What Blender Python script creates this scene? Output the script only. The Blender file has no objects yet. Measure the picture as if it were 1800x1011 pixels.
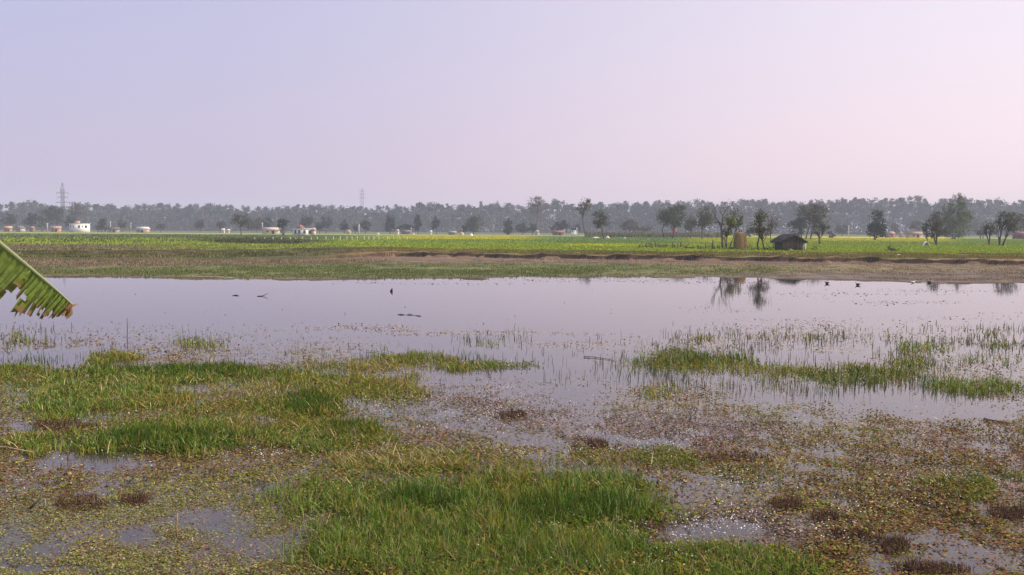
import bpy, math, random
import numpy as np
from mathutils import Vector, Matrix

random.seed(7)
RNG = np.random.default_rng(11)
C = bpy.context.scene.collection
R = math.radians

# ------------------------------------------------------------------ camera
H = 4.0                                   # eye height above the water
F = 1700.0                                # focal length in photo pixels (1800 wide)
PITCH = math.atan(101.0 / F)
ROLL = 0.0055
FW = np.array([0, math.cos(PITCH), -math.sin(PITCH)])
R0 = np.array([1.0, 0, 0])
U0 = np.array([0, math.sin(PITCH), math.cos(PITCH)])
RT = math.cos(ROLL) * R0 + math.sin(ROLL) * U0
UP = -math.sin(ROLL) * R0 + math.cos(ROLL) * U0
cam_data = bpy.data.cameras.new('camera')
cam_data.sensor_width = 36.0
cam_data.lens = F / 1800 * 36.0
cam_data.clip_start = 0.1
cam_data.clip_end = 20000
cam = bpy.data.objects.new('camera', cam_data)
C.objects.link(cam)
m = Matrix.Identity(4)
for i in range(3):
    m[i][0], m[i][1], m[i][2] = RT[i], UP[i], -FW[i]
m[0][3], m[1][3], m[2][3] = 0, 0, H
cam.matrix_world = m
bpy.context.scene.camera = cam

# ------------------------------------------------------------------ light
SUN_EL, SUN_AZ = R(36), R(94)             # azimuth from +Y (view direction) towards +X
sd = Vector((math.sin(SUN_AZ) * math.cos(SUN_EL), math.cos(SUN_AZ) * math.cos(SUN_EL), math.sin(SUN_EL)))
sun = bpy.data.lights.new('sun', 'SUN')
sun.energy = 5.0
sun.angle = R(0.6)
sun.color = (1.0, 0.91, 0.77)
so = bpy.data.objects.new('sun', sun)
so.rotation_euler = sd.to_track_quat('Z', 'Y').to_euler()
so.location = (60, 0, 60)
C.objects.link(so)

sc = bpy.context.scene
sc.view_settings.view_transform = 'Standard'
sc.view_settings.look = 'None'
sc.view_settings.exposure = 0.12
sc.view_settings.gamma = 1.0
w = bpy.data.worlds.new('World')
sc.world = w
w.use_nodes = True
nt = w.node_tree
for n in list(nt.nodes):
    nt.nodes.remove(n)
out = nt.nodes.new('ShaderNodeOutputWorld')
bg = nt.nodes.new('ShaderNodeBackground')
sky = nt.nodes.new('ShaderNodeTexSky')
sky.sky_type = 'NISHITA'
sky.sun_disc = False
sky.sun_elevation = SUN_EL
sky.sun_rotation = SUN_AZ
sky.air_density = 1.0
sky.dust_density = 4.0
sky.ozone_density = 1.5
bg.inputs['Strength'].default_value = 0.1
# hazy winter air: the clear-sky colour is mixed with the pale lavender of thin high haze, warmer towards the sun
tc = nt.nodes.new('ShaderNodeTexCoord')
dot = nt.nodes.new('ShaderNodeVectorMath'); dot.operation = 'DOT_PRODUCT'
dot.inputs[1].default_value = (0.9, 0.22, -0.22)
nt.links.new(tc.outputs['Generated'], dot.inputs[0])
ramp = nt.nodes.new('ShaderNodeValToRGB')
ramp.color_ramp.interpolation = 'B_SPLINE'
mr = nt.nodes.new('ShaderNodeMapRange')
mr.inputs['From Min'].default_value = -0.5
mr.inputs['From Max'].default_value = 0.9
nt.links.new(dot.outputs['Value'], mr.inputs['Value'])
nt.links.new(mr.outputs['Result'], ramp.inputs['Fac'])
SK = [(0.0, (4.6, 4.75, 7.1)), (0.3, (5.3, 5.2, 7.3)), (0.5, (6.6, 6.1, 7.7)), (0.75, (9.4, 8.3, 9.2)), (1.0, (10.0, 9.5, 10.4))]
el = ramp.color_ramp.elements
el[0].position, el[1].position = SK[0][0], SK[-1][0]
for p, c in SK[1:-1]:
    el.new(p)
for e, (p, c) in zip(el, SK):
    e.color = (c[0] / 10, c[1] / 10, c[2] / 10, 1)
sc10 = nt.nodes.new('ShaderNodeVectorMath'); sc10.operation = 'SCALE'; sc10.inputs['Scale'].default_value = 11.2
nt.links.new(ramp.outputs['Color'], sc10.inputs[0])
tint = nt.nodes.new('ShaderNodeVectorMath'); tint.operation = 'MULTIPLY'; tint.inputs[1].default_value = (1.0, 0.86, 0.86)
nt.links.new(sky.outputs['Color'], tint.inputs[0])
mx = nt.nodes.new('ShaderNodeMix'); mx.data_type = 'RGBA'; mx.inputs['Factor'].default_value = 0.8
nt.links.new(tint.outputs['Vector'], mx.inputs['A'])
nt.links.new(sc10.outputs['Vector'], mx.inputs['B'])
# lower sky: thicker, greyer pink air
sep = nt.nodes.new('ShaderNodeSeparateXYZ'); nt.links.new(tc.outputs['Generated'], sep.inputs[0])
mz = nt.nodes.new('ShaderNodeMapRange'); mz.interpolation_type = 'SMOOTHSTEP'
mz.inputs['From Min'].default_value = 0.0; mz.inputs['From Max'].default_value = 0.24
nt.links.new(sep.outputs['Z'], mz.inputs['Value'])
low = nt.nodes.new('ShaderNodeMix'); low.data_type = 'RGBA'
low.inputs['A'].default_value = (1.10, 0.965, 0.92, 1); low.inputs['B'].default_value = (1, 1, 1, 1)
nt.links.new(mz.outputs['Result'], low.inputs['Factor'])
mlow = nt.nodes.new('ShaderNodeVectorMath'); mlow.operation = 'MULTIPLY'
nt.links.new(mx.outputs['Result'], mlow.inputs[0]); nt.links.new(low.outputs['Result'], mlow.inputs[1])
nt.links.new(mlow.outputs['Vector'], bg.inputs['Color'])
nt.links.new(bg.outputs['Background'], out.inputs['Surface'])

cy = sc.cycles
cy.max_bounces = 6
cy.volume_bounces = 0
cy.transparent_max_bounces = 6
cy.use_adaptive_sampling = True
cy.sample_clamp_indirect = 4.0

# ------------------------------------------------------------------ projection helpers
def hor(px):
    return 404.5 + (px - 900) * 0.0055

def ray(px, py):
    px = np.asarray(px, float); py = np.asarray(py, float)
    return FW + RT * ((px - 900) / F)[..., None] + UP * ((505.5 - py) / F)[..., None]

def ground(px, py, z=0.0):
    """the point at height z that the photo shows at (px, py)"""
    d = ray(px, py)
    t = (z - H) / d[..., 2]
    return np.stack([d[..., 0] * t, d[..., 1] * t, np.full(np.shape(t), z)], -1)

def proj(p):
    q = np.asarray(p, float) - np.array([0, 0, H])
    dz = q @ FW
    return 900 + F * (q @ RT) / dz, 505.5 - F * (q @ UP) / dz

def at(px, Y, py=None):
    """x, z of a photo point at depth Y"""
    d = ray(px, hor(px) if py is None else py)
    t = Y / d[1]
    return float(d[0] * t), float(H + d[2] * t)

FZ = 1.2                                   # level of the fields
def depth_of(px, py, z=FZ):
    return float(ground(px, py, z)[1])

# ------------------------------------------------------------------ noise
def vnoise(x, y, seed=0):
    """smooth value noise in 0..1"""
    x = np.asarray(x, float); y = np.asarray(y, float)
    xi = np.floor(x).astype(np.int64); yi = np.floor(y).astype(np.int64)
    fx = x - xi; fy = y - yi
    fx = fx * fx * (3 - 2 * fx); fy = fy * fy * (3 - 2 * fy)
    def h(a, b):
        n = (a * 374761393 + b * 668265263 + seed * 982451653) & 0x7fffffff
        n = ((n ^ (n >> 13)) * 1274126177) & 0x7fffffff
        return ((n ^ (n >> 16)) & 0xffff) / 65535.0
    return (h(xi, yi) * (1 - fx) + h(xi + 1, yi) * fx) * (1 - fy) + (h(xi, yi + 1) * (1 - fx) + h(xi + 1, yi + 1) * fx) * fy

def fbm(x, y, seed=0, o=4):
    s = 0; a = 0.5; t = 0
    for k in range(o):
        s = s + a * vnoise(x * 2 ** k, y * 2 ** k, seed + k * 17); t += a; a *= 0.55
    return s / t

def sstep(a, b, x):
    t = np.clip((np.asarray(x, float) - a) / (b - a), 0, 1)
    return t * t * (3 - 2 * t)

# ------------------------------------------------------------------ mesh helpers
class MB:
    """collects vertices, faces and a colour per face"""
    def __init__(self):
        self.v, self.f, self.c, self.n = [], [], [], 0
    def add(self, verts, faces, col=(1, 1, 1)):
        verts = [tuple(map(float, p)) for p in verts]
        self.v += verts
        for f in faces:
            self.f.append(tuple(i + self.n for i in f)); self.c.append(col)
        self.n += len(verts)
    def box(self, c, s, col=(1, 1, 1), rz=0.0):
        cx, cy_, cz = c; sx, sy, sz = s[0] / 2, s[1] / 2, s[2] / 2
        ca, sa = math.cos(rz), math.sin(rz)
        vs = []
        for z in (-sz, sz):
            for x, y in ((-sx, -sy), (sx, -sy), (sx, sy), (-sx, sy)):
                vs.append((cx + x * ca - y * sa, cy_ + x * sa + y * ca, cz + z))
        self.add(vs, [(3, 2, 1, 0), (4, 5, 6, 7), (0, 1, 5, 4), (1, 2, 6, 5), (2, 3, 7, 6), (3, 0, 4, 7)], col)
    def tube(self, pts, rad, col=(1, 1, 1), n=6):
        pts = [Vector(p) for p in pts]
        rad = [rad] * len(pts) if not hasattr(rad, '__len__') else rad
        vs, fs = [], []
        for i, p in enumerate(pts):
            d = (pts[min(i + 1, len(pts) - 1)] - pts[max(i - 1, 0)])
            d = d.normalized() if d.length > 1e-9 else Vector((0, 0, 1))
            a = d.cross(Vector((0.31, 0.95, 0.05))).normalized()
            b = d.cross(a)
            for k in range(n):
                t = 2 * math.pi * k / n
                vs.append(p + (a * math.cos(t) + b * math.sin(t)) * rad[i])
        for i in range(len(pts) - 1):
            for k in range(n):
                k2 = (k + 1) % n
                fs.append((i * n + k, i * n + k2, (i + 1) * n + k2, (i + 1) * n + k))
        fs.append(tuple(range(n))[::-1]); fs.append(tuple((len(pts) - 1) * n + k for k in range(n)))
        self.add(vs, fs, col)
    def build(self, name, mat, parent=None, smooth=False, loc=None):
        V = np.array(self.v, float)
        if loc is not None:
            V = V - np.array(loc)
        sizes = np.array([len(f) for f in self.f])
        return mesh_np(name, V, np.concatenate([np.array(f) for f in self.f]), sizes, np.array(self.c, float), mat, parent, smooth,
                       loc if parent is None else None)

def mesh_np(name, V, loops, sizes, cols, mat, parent=None, smooth=False, loc=None):
    me = bpy.data.meshes.new(name)
    me.vertices.add(len(V)); me.vertices.foreach_set('co', np.ascontiguousarray(V, dtype=np.float32).ravel())
    me.loops.add(len(loops)); me.loops.foreach_set('vertex_index', np.ascontiguousarray(loops, dtype=np.int32))
    me.polygons.add(len(sizes))
    starts = np.concatenate([[0], np.cumsum(sizes)[:-1]]).astype(np.int32)
    me.polygons.foreach_set('loop_start', starts)
    if smooth:
        me.polygons.foreach_set('use_smooth', np.ones(len(sizes), bool))
    if cols is not None:
        if cols.shape[0] == len(V) and cols.shape[0] != len(sizes):
            a = me.color_attributes.new('Col', 'FLOAT_COLOR', 'POINT'); cc = cols
        else:
            a = me.color_attributes.new('Col', 'FLOAT_COLOR', 'CORNER'); cc = np.repeat(cols[:, :3], sizes, axis=0)
        a.data.foreach_set('color', np.concatenate([cc[:, :3], np.ones((len(cc), 1))], 1).astype(np.float32).ravel())
    me.update(calc_edges=True)
    me.validate()
    me.materials.append(mat)
    o = bpy.data.objects.new(name, me)
    C.objects.link(o)
    if loc is not None:
        o.location = loc
    if parent is not None:
        o.parent = parent
    return o

def tag(o, label=None, cat=None, group=None, kind=None):
    if label: o['label'] = label
    if cat: o['category'] = cat
    if group: o['group'] = group
    if kind: o['kind'] = kind
    return o

def thing(name, label, cat, loc, group=None):
    o = bpy.data.objects.new(name, None); C.objects.link(o)
    o.location = loc; o.empty_display_size = 0.2
    return tag(o, label, cat, group)

# ------------------------------------------------------------------ materials
def mat_base(name):
    mt = bpy.data.materials.new(name); mt.use_nodes = True
    t = mt.node_tree
    return mt, t, t.nodes['Principled BSDF'], t.nodes['Material Output']

def mat_solid(name, col, rough=0.85, var=0.25, scale=3.0, bump=0.0, attr=False, spec=0.25):
    mt, t, b, o = mat_base(name)
    tcn = t.nodes.new('ShaderNodeTexCoord')
    no = t.nodes.new('ShaderNodeTexNoise'); no.inputs['Scale'].default_value = scale; no.inputs['Detail'].default_value = 5
    t.links.new(tcn.outputs['Object'], no.inputs['Vector'])
    rng = t.nodes.new('ShaderNodeMapRange')
    rng.inputs['From Min'].default_value = 0.3; rng.inputs['From Max'].default_value = 0.7
    rng.inputs['To Min'].default_value = 1 - var; rng.inputs['To Max'].default_value = 1 + var
    t.links.new(no.outputs['Fac'], rng.inputs['Value'])
    mul = t.nodes.new('ShaderNodeVectorMath'); mul.operation = 'SCALE'
    if attr:
        a = t.nodes.new('ShaderNodeAttribute'); a.attribute_name = 'Col'
        t.links.new(a.outputs['Color'], mul.inputs[0])
    else:
        mul.inputs[0].default_value = col
    t.links.new(rng.outputs['Result'], mul.inputs['Scale'])
    t.links.new(mul.outputs['Vector'], b.inputs['Base Color'])
    b.inputs['Roughness'].default_value = rough
    b.inputs['Specular IOR Level'].default_value = spec
    if bump:
        bm_ = t.nodes.new('ShaderNodeBump'); bm_.inputs['Strength'].default_value = bump; bm_.inputs['Distance'].default_value = 0.1
        t.links.new(no.outputs['Fac'], bm_.inputs['Height']); t.links.new(bm_.outputs['Normal'], b.inputs['Normal'])
    return mt

def mat_leaf(name, transl=0.35, rough=0.55, spec=0.3):
    mt, t, b, o = mat_base(name)
    a = t.nodes.new('ShaderNodeAttribute'); a.attribute_name = 'Col'
    t.links.new(a.outputs['Color'], b.inputs['Base Color'])
    b.inputs['Roughness'].default_value = rough
    b.inputs['Specular IOR Level'].default_value = spec
    tr = t.nodes.new('ShaderNodeBsdfTranslucent')
    t.links.new(a.outputs['Color'], tr.inputs['Color'])
    ms = t.nodes.new('ShaderNodeMixShader'); ms.inputs['Fac'].default_value = transl
    t.links.new(b.outputs['BSDF'], ms.inputs[1]); t.links.new(tr.outputs['BSDF'], ms.inputs[2])
    t.links.new(ms.outputs['Shader'], o.inputs['Surface'])
    return mt

M_leaf = mat_leaf('tree_leaves', 0.3, 0.7, 0.15)
M_grass = mat_leaf('grass_blades', 0.3, 0.6, 0.02)
M_weed = mat_leaf('water_weed_leaves', 0.15, 0.7, 0.02)
M_banana = mat_leaf('banana_leaf', 0.45, 0.45, 0.3)
M_bark = mat_solid('bark', (0.07, 0.055, 0.045), 0.9, 0.4, 4.0, 0.4, attr=True)
M_paint = mat_solid('weathered_paint', (1, 1, 1), 0.8, 0.08, 0.6, attr=True)
M_metal = mat_solid('galvanised_steel', (0.16, 0.165, 0.18), 0.5, 0.1, 1.0)
M_wood = mat_solid('grey_wood', (0.06, 0.05, 0.04), 0.9, 0.4, 6.0, 0.3, attr=True)
M_straw = mat_solid('straw', (0.42, 0.27, 0.1), 0.9, 0.35, 14.0, 0.6, attr=True)
M_thatch = mat_solid('old_thatch', (0.05, 0.042, 0.036), 0.95, 0.5, 9.0, 0.7, attr=True)

# ------------------------------------------------------------------ the ground: one sheet from behind the camera to the horizon
def line(pts, z):
    P = np.array(pts, float)
    g = ground(P[:, 0], P[:, 1], z)
    return g[:, 0], g[:, 1]

WX, WY = line([(-700, 486), (0, 486), (100, 487), (300, 490), (450, 491), (550, 493), (700, 490), (850, 491), (930, 485), (1000, 487), (1200, 488),
               (1300, 489), (1400, 492), (1500, 494), (1600, 497), (1700, 499), (1800, 499), (2500, 501)], 0.0)
BX, BY = line([(-700, 454), (0, 457), (200, 458), (400, 458), (560, 455), (700, 451), (900, 454), (1100, 456.5), (1300, 459), (1500, 462), (1700, 465),
               (1800, 466), (2500, 468)], 0.41)
TX, TY = line([(-700, 438), (0, 440), (300, 439), (500, 437.5), (560, 434.5), (640, 434), (750, 437.5), (900, 439.8), (1100, 442.5), (1300, 444), (1500, 445),
               (1800, 447), (2500, 450)], FZ)

def shore(x): return np.interp(x, WX, WY) + (fbm(x / 3.0, x * 0 + 3.3, 5) - 0.5) * 2.6
def foot(x): return np.interp(x, BX, BY) + (fbm(x / 4.0, x * 0 + 8.1, 6) - 0.5) * 3.0 + (fbm(x / 1.3, x * 0 + 1.1, 16, 2) - 0.5) * .9
def top(x): return np.maximum(np.interp(x, TX, TY), foot(x) + 2.5)

def gz(x, y):
    """height of the ground"""
    x = np.asarray(x, float); y = np.asarray(y, float)
    s, f_, t_ = shore(x), foot(x), top(x)
    near = 2.3 - 2.75 * sstep(3.2, 10.2, y)
    bed = np.maximum(near, -0.45 + 0 * y)
    fore = -0.45 + 0.45 * sstep(s - 9, s, y) + 0.41 * np.clip((y - s) / np.maximum(f_ - s, 1), 0, 1)
    fore = fore + (fbm(x / 1.6, y / 2.5, 21) - 0.5) * 0.09 * (y > s - 1)
    wild = 1 - sstep(-26, -17, x)                       # the overgrown western stretch has no cut face
    cut = 0.6 * (1 - wild) + 0.12 * wild
    cut = cut * np.where(wild < .5, .4 + 1.15 * fbm(x / 2.0, x * 0 + 2.2, 23, 3), 1)
    slump = .3 * sstep(.52, .72, fbm(x / 2.6, x * 0 + 5.5, 24, 3)) * (1 - wild)
    fore = fore + slump * sstep(-2.2, 0, y - f_) * (y <= f_) 
    cut = np.maximum(cut - slump, .05)
    u = np.clip((y - f_) / np.maximum(t_ - f_, 0.5), 0, 1)
    bank = slump * (1 - sstep(0, 3, y - f_)) + 0.41 + cut * sstep(0, 0.3 + 0.9 * wild, (y - f_)) + (FZ - 0.41 - cut) * sstep(0.0, 1.0, u) + (fbm(x / 1.3, y / 1.3, 9) - 0.5) * 0.22 * np.sin(np.pi * u)
    z = np.where(y < s - 9, bed, np.where(y < f_, np.maximum(fore, bed), bank))
    z = z + np.where(y > t_, (fbm(x / 40, y / 40, 31) - 0.5) * 0.12 * sstep(0, 20, y - t_), 0)
    side = sstep(190, 260, np.abs(x))
    return z * (1 - side) + np.maximum(z, FZ) * side

MUD = np.array([0.135, 0.1, 0.075]); DRY = np.array([0.185, 0.135, 0.082]); GRN = np.array([0.13, 0.165, 0.05])
def mixc(a, b, t):
    t = np.asarray(t)[..., None]
    return np.asarray(a) * (1 - t) + np.asarray(b) * t

YEL = np.array([0.44, 0.42, 0.03]); LIME = np.array([0.25, 0.32, 0.04]); BLG = np.array([0.17, 0.25, 0.075]); PALE = np.array([0.24, 0.29, 0.085]); DRK = np.array([0.095, 0.1, 0.05])
def ell(px, py, cx, cy_, rx, ry, soft=0.5):
    r = np.sqrt(((px - cx) / rx) ** 2 + ((py - cy_) / ry) ** 2)
    return 1 - sstep(1 - soft, 1 + soft, r)

def field_col(x, y):
    """crop colours: strips of mustard in flower and green wheat"""
    px, py = proj(np.stack([x, y, np.full(np.shape(x), FZ)], -1))
    py = py - (px - 900) * 0.0055
    n = fbm(x / 9, y / 18, 41); px_ = px + (n - 0.5) * 60; py_ = py + (n - 0.5) * 2.0
    c = mixc(LIME, BLG, fbm(x / 25, y / 60, 43))
    right = sstep(880, 1000, px_)
    # near strip, bright
    c = mixc(c, LIME, sstep(427, 429, py_))
    # left strips
    left = 1 - sstep(560, 700, px_)
    c = mixc(c, mixc(PALE, YEL, 0.35), left * sstep(405, 407, py_) * (1 - sstep(413, 415, py_)))
    c = mixc(c, mixc(BLG, DRK, 0.35), left * sstep(414, 416, py_) * (1 - sstep(422, 425, py_)))
    c = mixc(c, np.array([0.2, 0.17, 0.1]), left * (1 - sstep(120, 420, px_) * 0.6) * sstep(434, 436.5, py_))
    c = mixc(c, LIME, left * sstep(422, 424, py_) * (1 - sstep(432.5, 434.5, py_)))
    c = mixc(c, DRK, ell(px, py, 470, 427, 110, 5, 0.4))
    # mustard
    mid = sstep(600, 760, px_) * (1 - sstep(1150, 1250, px_))
    c = mixc(c, PALE, mid * (1 - sstep(412.5, 414.5, py_)))
    c = mixc(c, YEL, mid * sstep(414.5, 416, py_) * (1 - sstep(421, 423, py_)) * (1 - 0.85 * right))
    c = mixc(c, YEL, right * sstep(410.3, 411, py_) * (1 - sstep(412.5, 413.6, py_)) * (1 - sstep(1400, 1450, px_)))
    c = mixc(c, BLG, sstep(900, 1000, px_) * (1 - sstep(1180, 1240, px_)) * sstep(413.5, 415, py_) * (1 - sstep(427, 429, py_)))
    c = mixc(c, YEL, ell(px, py, 1060, 431.5, 75, 1.7, 0.4) * 0.9)
    c = mixc(c, mixc(LIME, YEL, 0.45), sstep(1180, 1230, px_) * (1 - sstep(1420, 1460, px_)) * sstep(413, 415, py_) * (1 - sstep(424, 427, py_)))
    c = mixc(c, YEL, sstep(1420, 1450, px_) * (1 - sstep(1640, 1700, px_)) * sstep(411.5, 413.5, py_) * (1 - sstep(418, 424, py_)))
    c = mixc(c, PALE, sstep(1680, 1740, px_) * (1 - sstep(414, 422, py_)))
    return c

def ground_col(x, y):
    s, f_, t_ = shore(x), foot(x), top(x)
    px, py = proj(np.stack([x, y, gz(x, y)], -1))
    n = fbm(x / 1.5, y / 3, 51); n2 = fbm(x / 7, y / 7, 52)
    c = mixc(MUD, DRY, sstep(0.35, 0.65, n))
    u = np.clip((y - s) / np.maximum(f_ - s, 1), 0, 1)
    # green sedge band on the foreshore, fading out eastwards
    gb = np.clip(ell(px, py, 700, 474, 640, 11, 0.45), 0, 1) * (0.4 + 0.6 * n2)
    c = mixc(c, GRN, gb)
    c = mixc(c, np.array([0.22, 0.19, 0.085]), ell(px, py, 1500, 471, 330, 7, 0.4) * (0.3 + 0.5 * n))
    c = mixc(c, np.array([0.15, 0.118, 0.095]), ell(px, py, 1600, 487, 330, 9, 0.4) * 0.8)
    c = c * (1 - .35 * sstep(.5, .7, fbm(x / .9, y / 1.3, 60)))[..., None]
    ln_ = fbm(x / 9, y / .7, 57); east = sstep(1250, 1420, px)
    c = mixc(c, np.array([0.36, 0.31, 0.25]), east * sstep(.64, .74, ln_) * .45 * (y > s + 2))
    c = mixc(c, np.array([0.1, 0.075, 0.06]), east * sstep(.60, .68, fbm(x / 4, y / 1.4, 58)) * .5)
    clod = sstep(.5, .62, fbm(x / .7, y / 1.1, 59)) * (1 - sstep(3, 9, f_ - y)) * sstep(560, 760, px)
    c = mixc(c, np.array([0.12, 0.075, 0.05]), clod * .7)
    c = mixc(c, np.array([0.24, 0.155, 0.095]), (1 - clod) * .35 * (1 - sstep(4, 12, f_ - y)))
    # wet margin
    c = c * (1 - 0.35 * (1 - sstep(0, 3.0, y - s)))[..., None]
    # bank: bare earth cut, overhang shadow darkened into its colour; grass lip above
    earth = np.array([0.05, 0.034, 0.026]); lip = np.array([0.165, 0.15, 0.05]); lipb = np.array([0.23, 0.14, 0.07])
    ub = (y - f_)
    cb = mixc(earth, mixc(lip, lipb, sstep(0.45, 0.65, n2)), sstep(0.25, 0.7, ub + (n - 0.5) * 0.6))
    wld = 1 - sstep(-26, -17, x)
    cb = mixc(cb, mixc(DRY * .6, np.array([.085, .085, .032]), sstep(.38, .58, n2)), wld)
    c = np.where((y > f_)[..., None], cb, c)
    c = np.where((y > t_ - 0.6)[..., None], field_col(x, np.maximum(y, 50)), c)
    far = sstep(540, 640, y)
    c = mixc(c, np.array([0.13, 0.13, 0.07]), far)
    nearg = mixc(np.array([0.1, 0.12, 0.045]), MUD, n)
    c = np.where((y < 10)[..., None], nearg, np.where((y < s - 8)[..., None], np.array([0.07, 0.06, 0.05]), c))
    return c

ys = np.concatenate([np.arange(-40, 9, 1.0), np.arange(9, 72, 2.5), np.arange(72, 106, 0.4), np.arange(106, 127.5, 0.14), np.arange(127.5, 140, 0.3), 140 * 1.006 ** np.arange(0, 240), 140 * 1.006 ** 240 * 1.05 ** np.arange(0, 45)])
ts = np.concatenate([-np.geomspace(0.72, 6, 26)[::-1], np.linspace(-0.7, 0.7, 860), np.geomspace(0.72, 6, 26)])
TT, YY = np.meshgrid(ts, ys)
XX = TT * (YY + 48)
ZZ = gz(XX, YY)
Vg = np.stack([XX, YY, ZZ], -1).reshape(-1, 3)
nr, nc = XX.shape
idx = np.arange(nr * nc).reshape(nr, nc)
quads = np.stack([idx[:-1, :-1], idx[:-1, 1:], idx[1:, 1:], idx[1:, :-1]], -1).reshape(-1, 4)
colg = ground_col(XX, YY).reshape(-1, 3)
M_ground, t, b, o_ = mat_base('earth_and_crops')
a = t.nodes.new('ShaderNodeAttribute'); a.attribute_name = 'Col'
geo = t.nodes.new('ShaderNodeNewGeometry')
n1 = t.nodes.new('ShaderNodeTexNoise'); n1.inputs['Scale'].default_value = 1.7; n1.inputs['Detail'].default_value = 6
n2_ = t.nodes.new('ShaderNodeTexNoise'); n2_.inputs['Scale'].default_value = 0.22; n2_.inputs['Detail'].default_value = 3
t.links.new(geo.outputs['Position'], n1.inputs['Vector']); t.links.new(geo.outputs['Position'], n2_.inputs['Vector'])
ad = t.nodes.new('ShaderNodeMath'); ad.operation = 'ADD'
t.links.new(n1.outputs['Fac'], ad.inputs[0]); t.links.new(n2_.outputs['Fac'], ad.inputs[1])
rg = t.nodes.new('ShaderNodeMapRange'); rg.inputs['From Min'].default_value = 0.7; rg.inputs['From Max'].default_value = 1.3
rg.inputs['To Min'].default_value = 0.62; rg.inputs['To Max'].default_value = 1.3
t.links.new(ad.outputs['Value'], rg.inputs['Value'])
mu = t.nodes.new('ShaderNodeVectorMath'); mu.operation = 'SCALE'
t.links.new(a.outputs['Color'], mu.inputs[0]); t.links.new(rg.outputs['Result'], mu.inputs['Scale'])
t.links.new(mu.outputs['Vector'], b.inputs['Base Color'])
b.inputs['Roughness'].default_value = 0.95; b.inputs['Specular IOR Level'].default_value = 0.1
bp = t.nodes.new('ShaderNodeBump'); bp.inputs['Strength'].default_value = 0.6; bp.inputs['Distance'].default_value = 0.15
t.links.new(n1.outputs['Fac'], bp.inputs['Height']); t.links.new(bp.outputs['Normal'], b.inputs['Normal'])
g = mesh_np('ground', Vg, quads.ravel(), np.full(len(quads), 4), colg, M_ground, smooth=True)
tag(g, 'flat pond bed, muddy shore, earth bank and green farmland', kind='structure')

# ------------------------------------------------------------------ the water: one sheet
M_water, t, b, o_ = mat_base('pond_water')
at_ = t.nodes.new('ShaderNodeAttribute'); at_.attribute_name = 'Col'
t.links.new(at_.outputs['Color'], b.inputs['Base Color'])
b.inputs['Roughness'].default_value = 0.02
b.inputs['IOR'].default_value = 1.33
geo = t.nodes.new('ShaderNodeNewGeometry')
mp = t.nodes.new('ShaderNodeMapping'); mp.inputs['Scale'].default_value = (0.9, 2.2, 1)
t.links.new(geo.outputs['Position'], mp.inputs['Vector'])
wn = t.nodes.new('ShaderNodeTexNoise'); wn.inputs['Scale'].default_value = 1.6; wn.inputs['Detail'].default_value = 3
t.links.new(mp.outputs['Vector'], wn.inputs['Vector'])
bp = t.nodes.new('ShaderNodeBump'); bp.inputs['Strength'].default_value = 0.05; bp.inputs['Distance'].default_value = 0.02
t.links.new(wn.outputs['Fac'], bp.inputs['Height']); t.links.new(bp.outputs['Normal'], b.inputs['Normal'])

def build_water():
    # the sheet of water; its body colour is the dark bed, browner where weed grows just below the surface
    yw = np.concatenate([np.linspace(6.5, 10, 8), 10 * (45 / 10) ** np.linspace(0, 1, 300)[1:], np.linspace(46, 112, 30)])
    tw = np.concatenate([[-14, -4, -1.5], np.linspace(-.8, .8, 320), [1.5, 4, 14]])
    T_, Y_ = np.meshgrid(tw, yw); X_ = T_ * (Y_ + 6)
    Vw = np.stack([X_, Y_, 0 * X_], -1).reshape(-1, 3)
    px, py = proj(Vw)
    k = mat_map(px, np.clip(py, 430, 1200), Vw) ** .6 * (Vw[:, 1] < 46)
    br = fbm(Vw[:, 0] / .6, Vw[:, 1] / .8, 64)
    td = turf_map(px, np.clip(py, 430, 1200))[0] * (Vw[:, 1] < 34)
    c = mixc(np.array([.042, .035, .034]), mixc(np.array([.15, .105, .075]), np.array([.11, .1, .045]), sstep(.35, .65, br)), np.clip(k * 1.1, 0, 1))
    c = mixc(c, np.array([.06, .075, .02]), np.clip(td, 0, 1))
    idx = np.arange(X_.size).reshape(X_.shape)
    q = np.stack([idx[:-1, :-1], idx[:-1, 1:], idx[1:, 1:], idx[1:, :-1]], -1).reshape(-1, 4)
    wt = mesh_np('water', Vw, q.ravel(), np.full(len(q), 4), c, M_water)
    tag(wt, 'still shallow pond water reflecting the pale sky', kind='structure')

# ------------------------------------------------------------------ scatter builders
def blades(P, hgt, wid, lean, col, curl=0.5):
    """grass blades: two quads and a tip each; returns V, loops, sizes, colours"""
    n = len(P)
    az = RNG.uniform(0, 2 * np.pi, n); ld = RNG.uniform(0, 2 * np.pi, n)
    side = np.stack([np.cos(az), np.sin(az), 0 * az], -1) * (wid / 2)[:, None]
    ln = np.stack([np.cos(ld), np.sin(ld), 0 * ld], -1) * (hgt * lean)[:, None]
    up = np.stack([0 * az, 0 * az, hgt * np.sqrt(np.maximum(1 - lean ** 2 * 0.8, 0.05))], -1)
    def pt(s): return P + up * (s - 0.25 * curl * s * s * lean[:, None]) + ln * (s ** (1 + curl))
    s0, s1, s2, s3 = 0.0, 0.4, 0.75, 1.0
    V = np.stack([pt(s0) - side, pt(s0) + side, pt(s1) - side * .9, pt(s1) + side * .9, pt(s2) - side * .6, pt(s2) + side * .6, pt(s3)], 1).reshape(-1, 3)
    base = (np.arange(n) * 7)[:, None]
    loops = (base + np.array([0, 1, 3, 2, 2, 3, 5, 4, 4, 5, 6])).ravel()
    sizes = np.tile([4, 4, 3], n)
    return V, loops, sizes, np.repeat(col, 3, 0)

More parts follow.
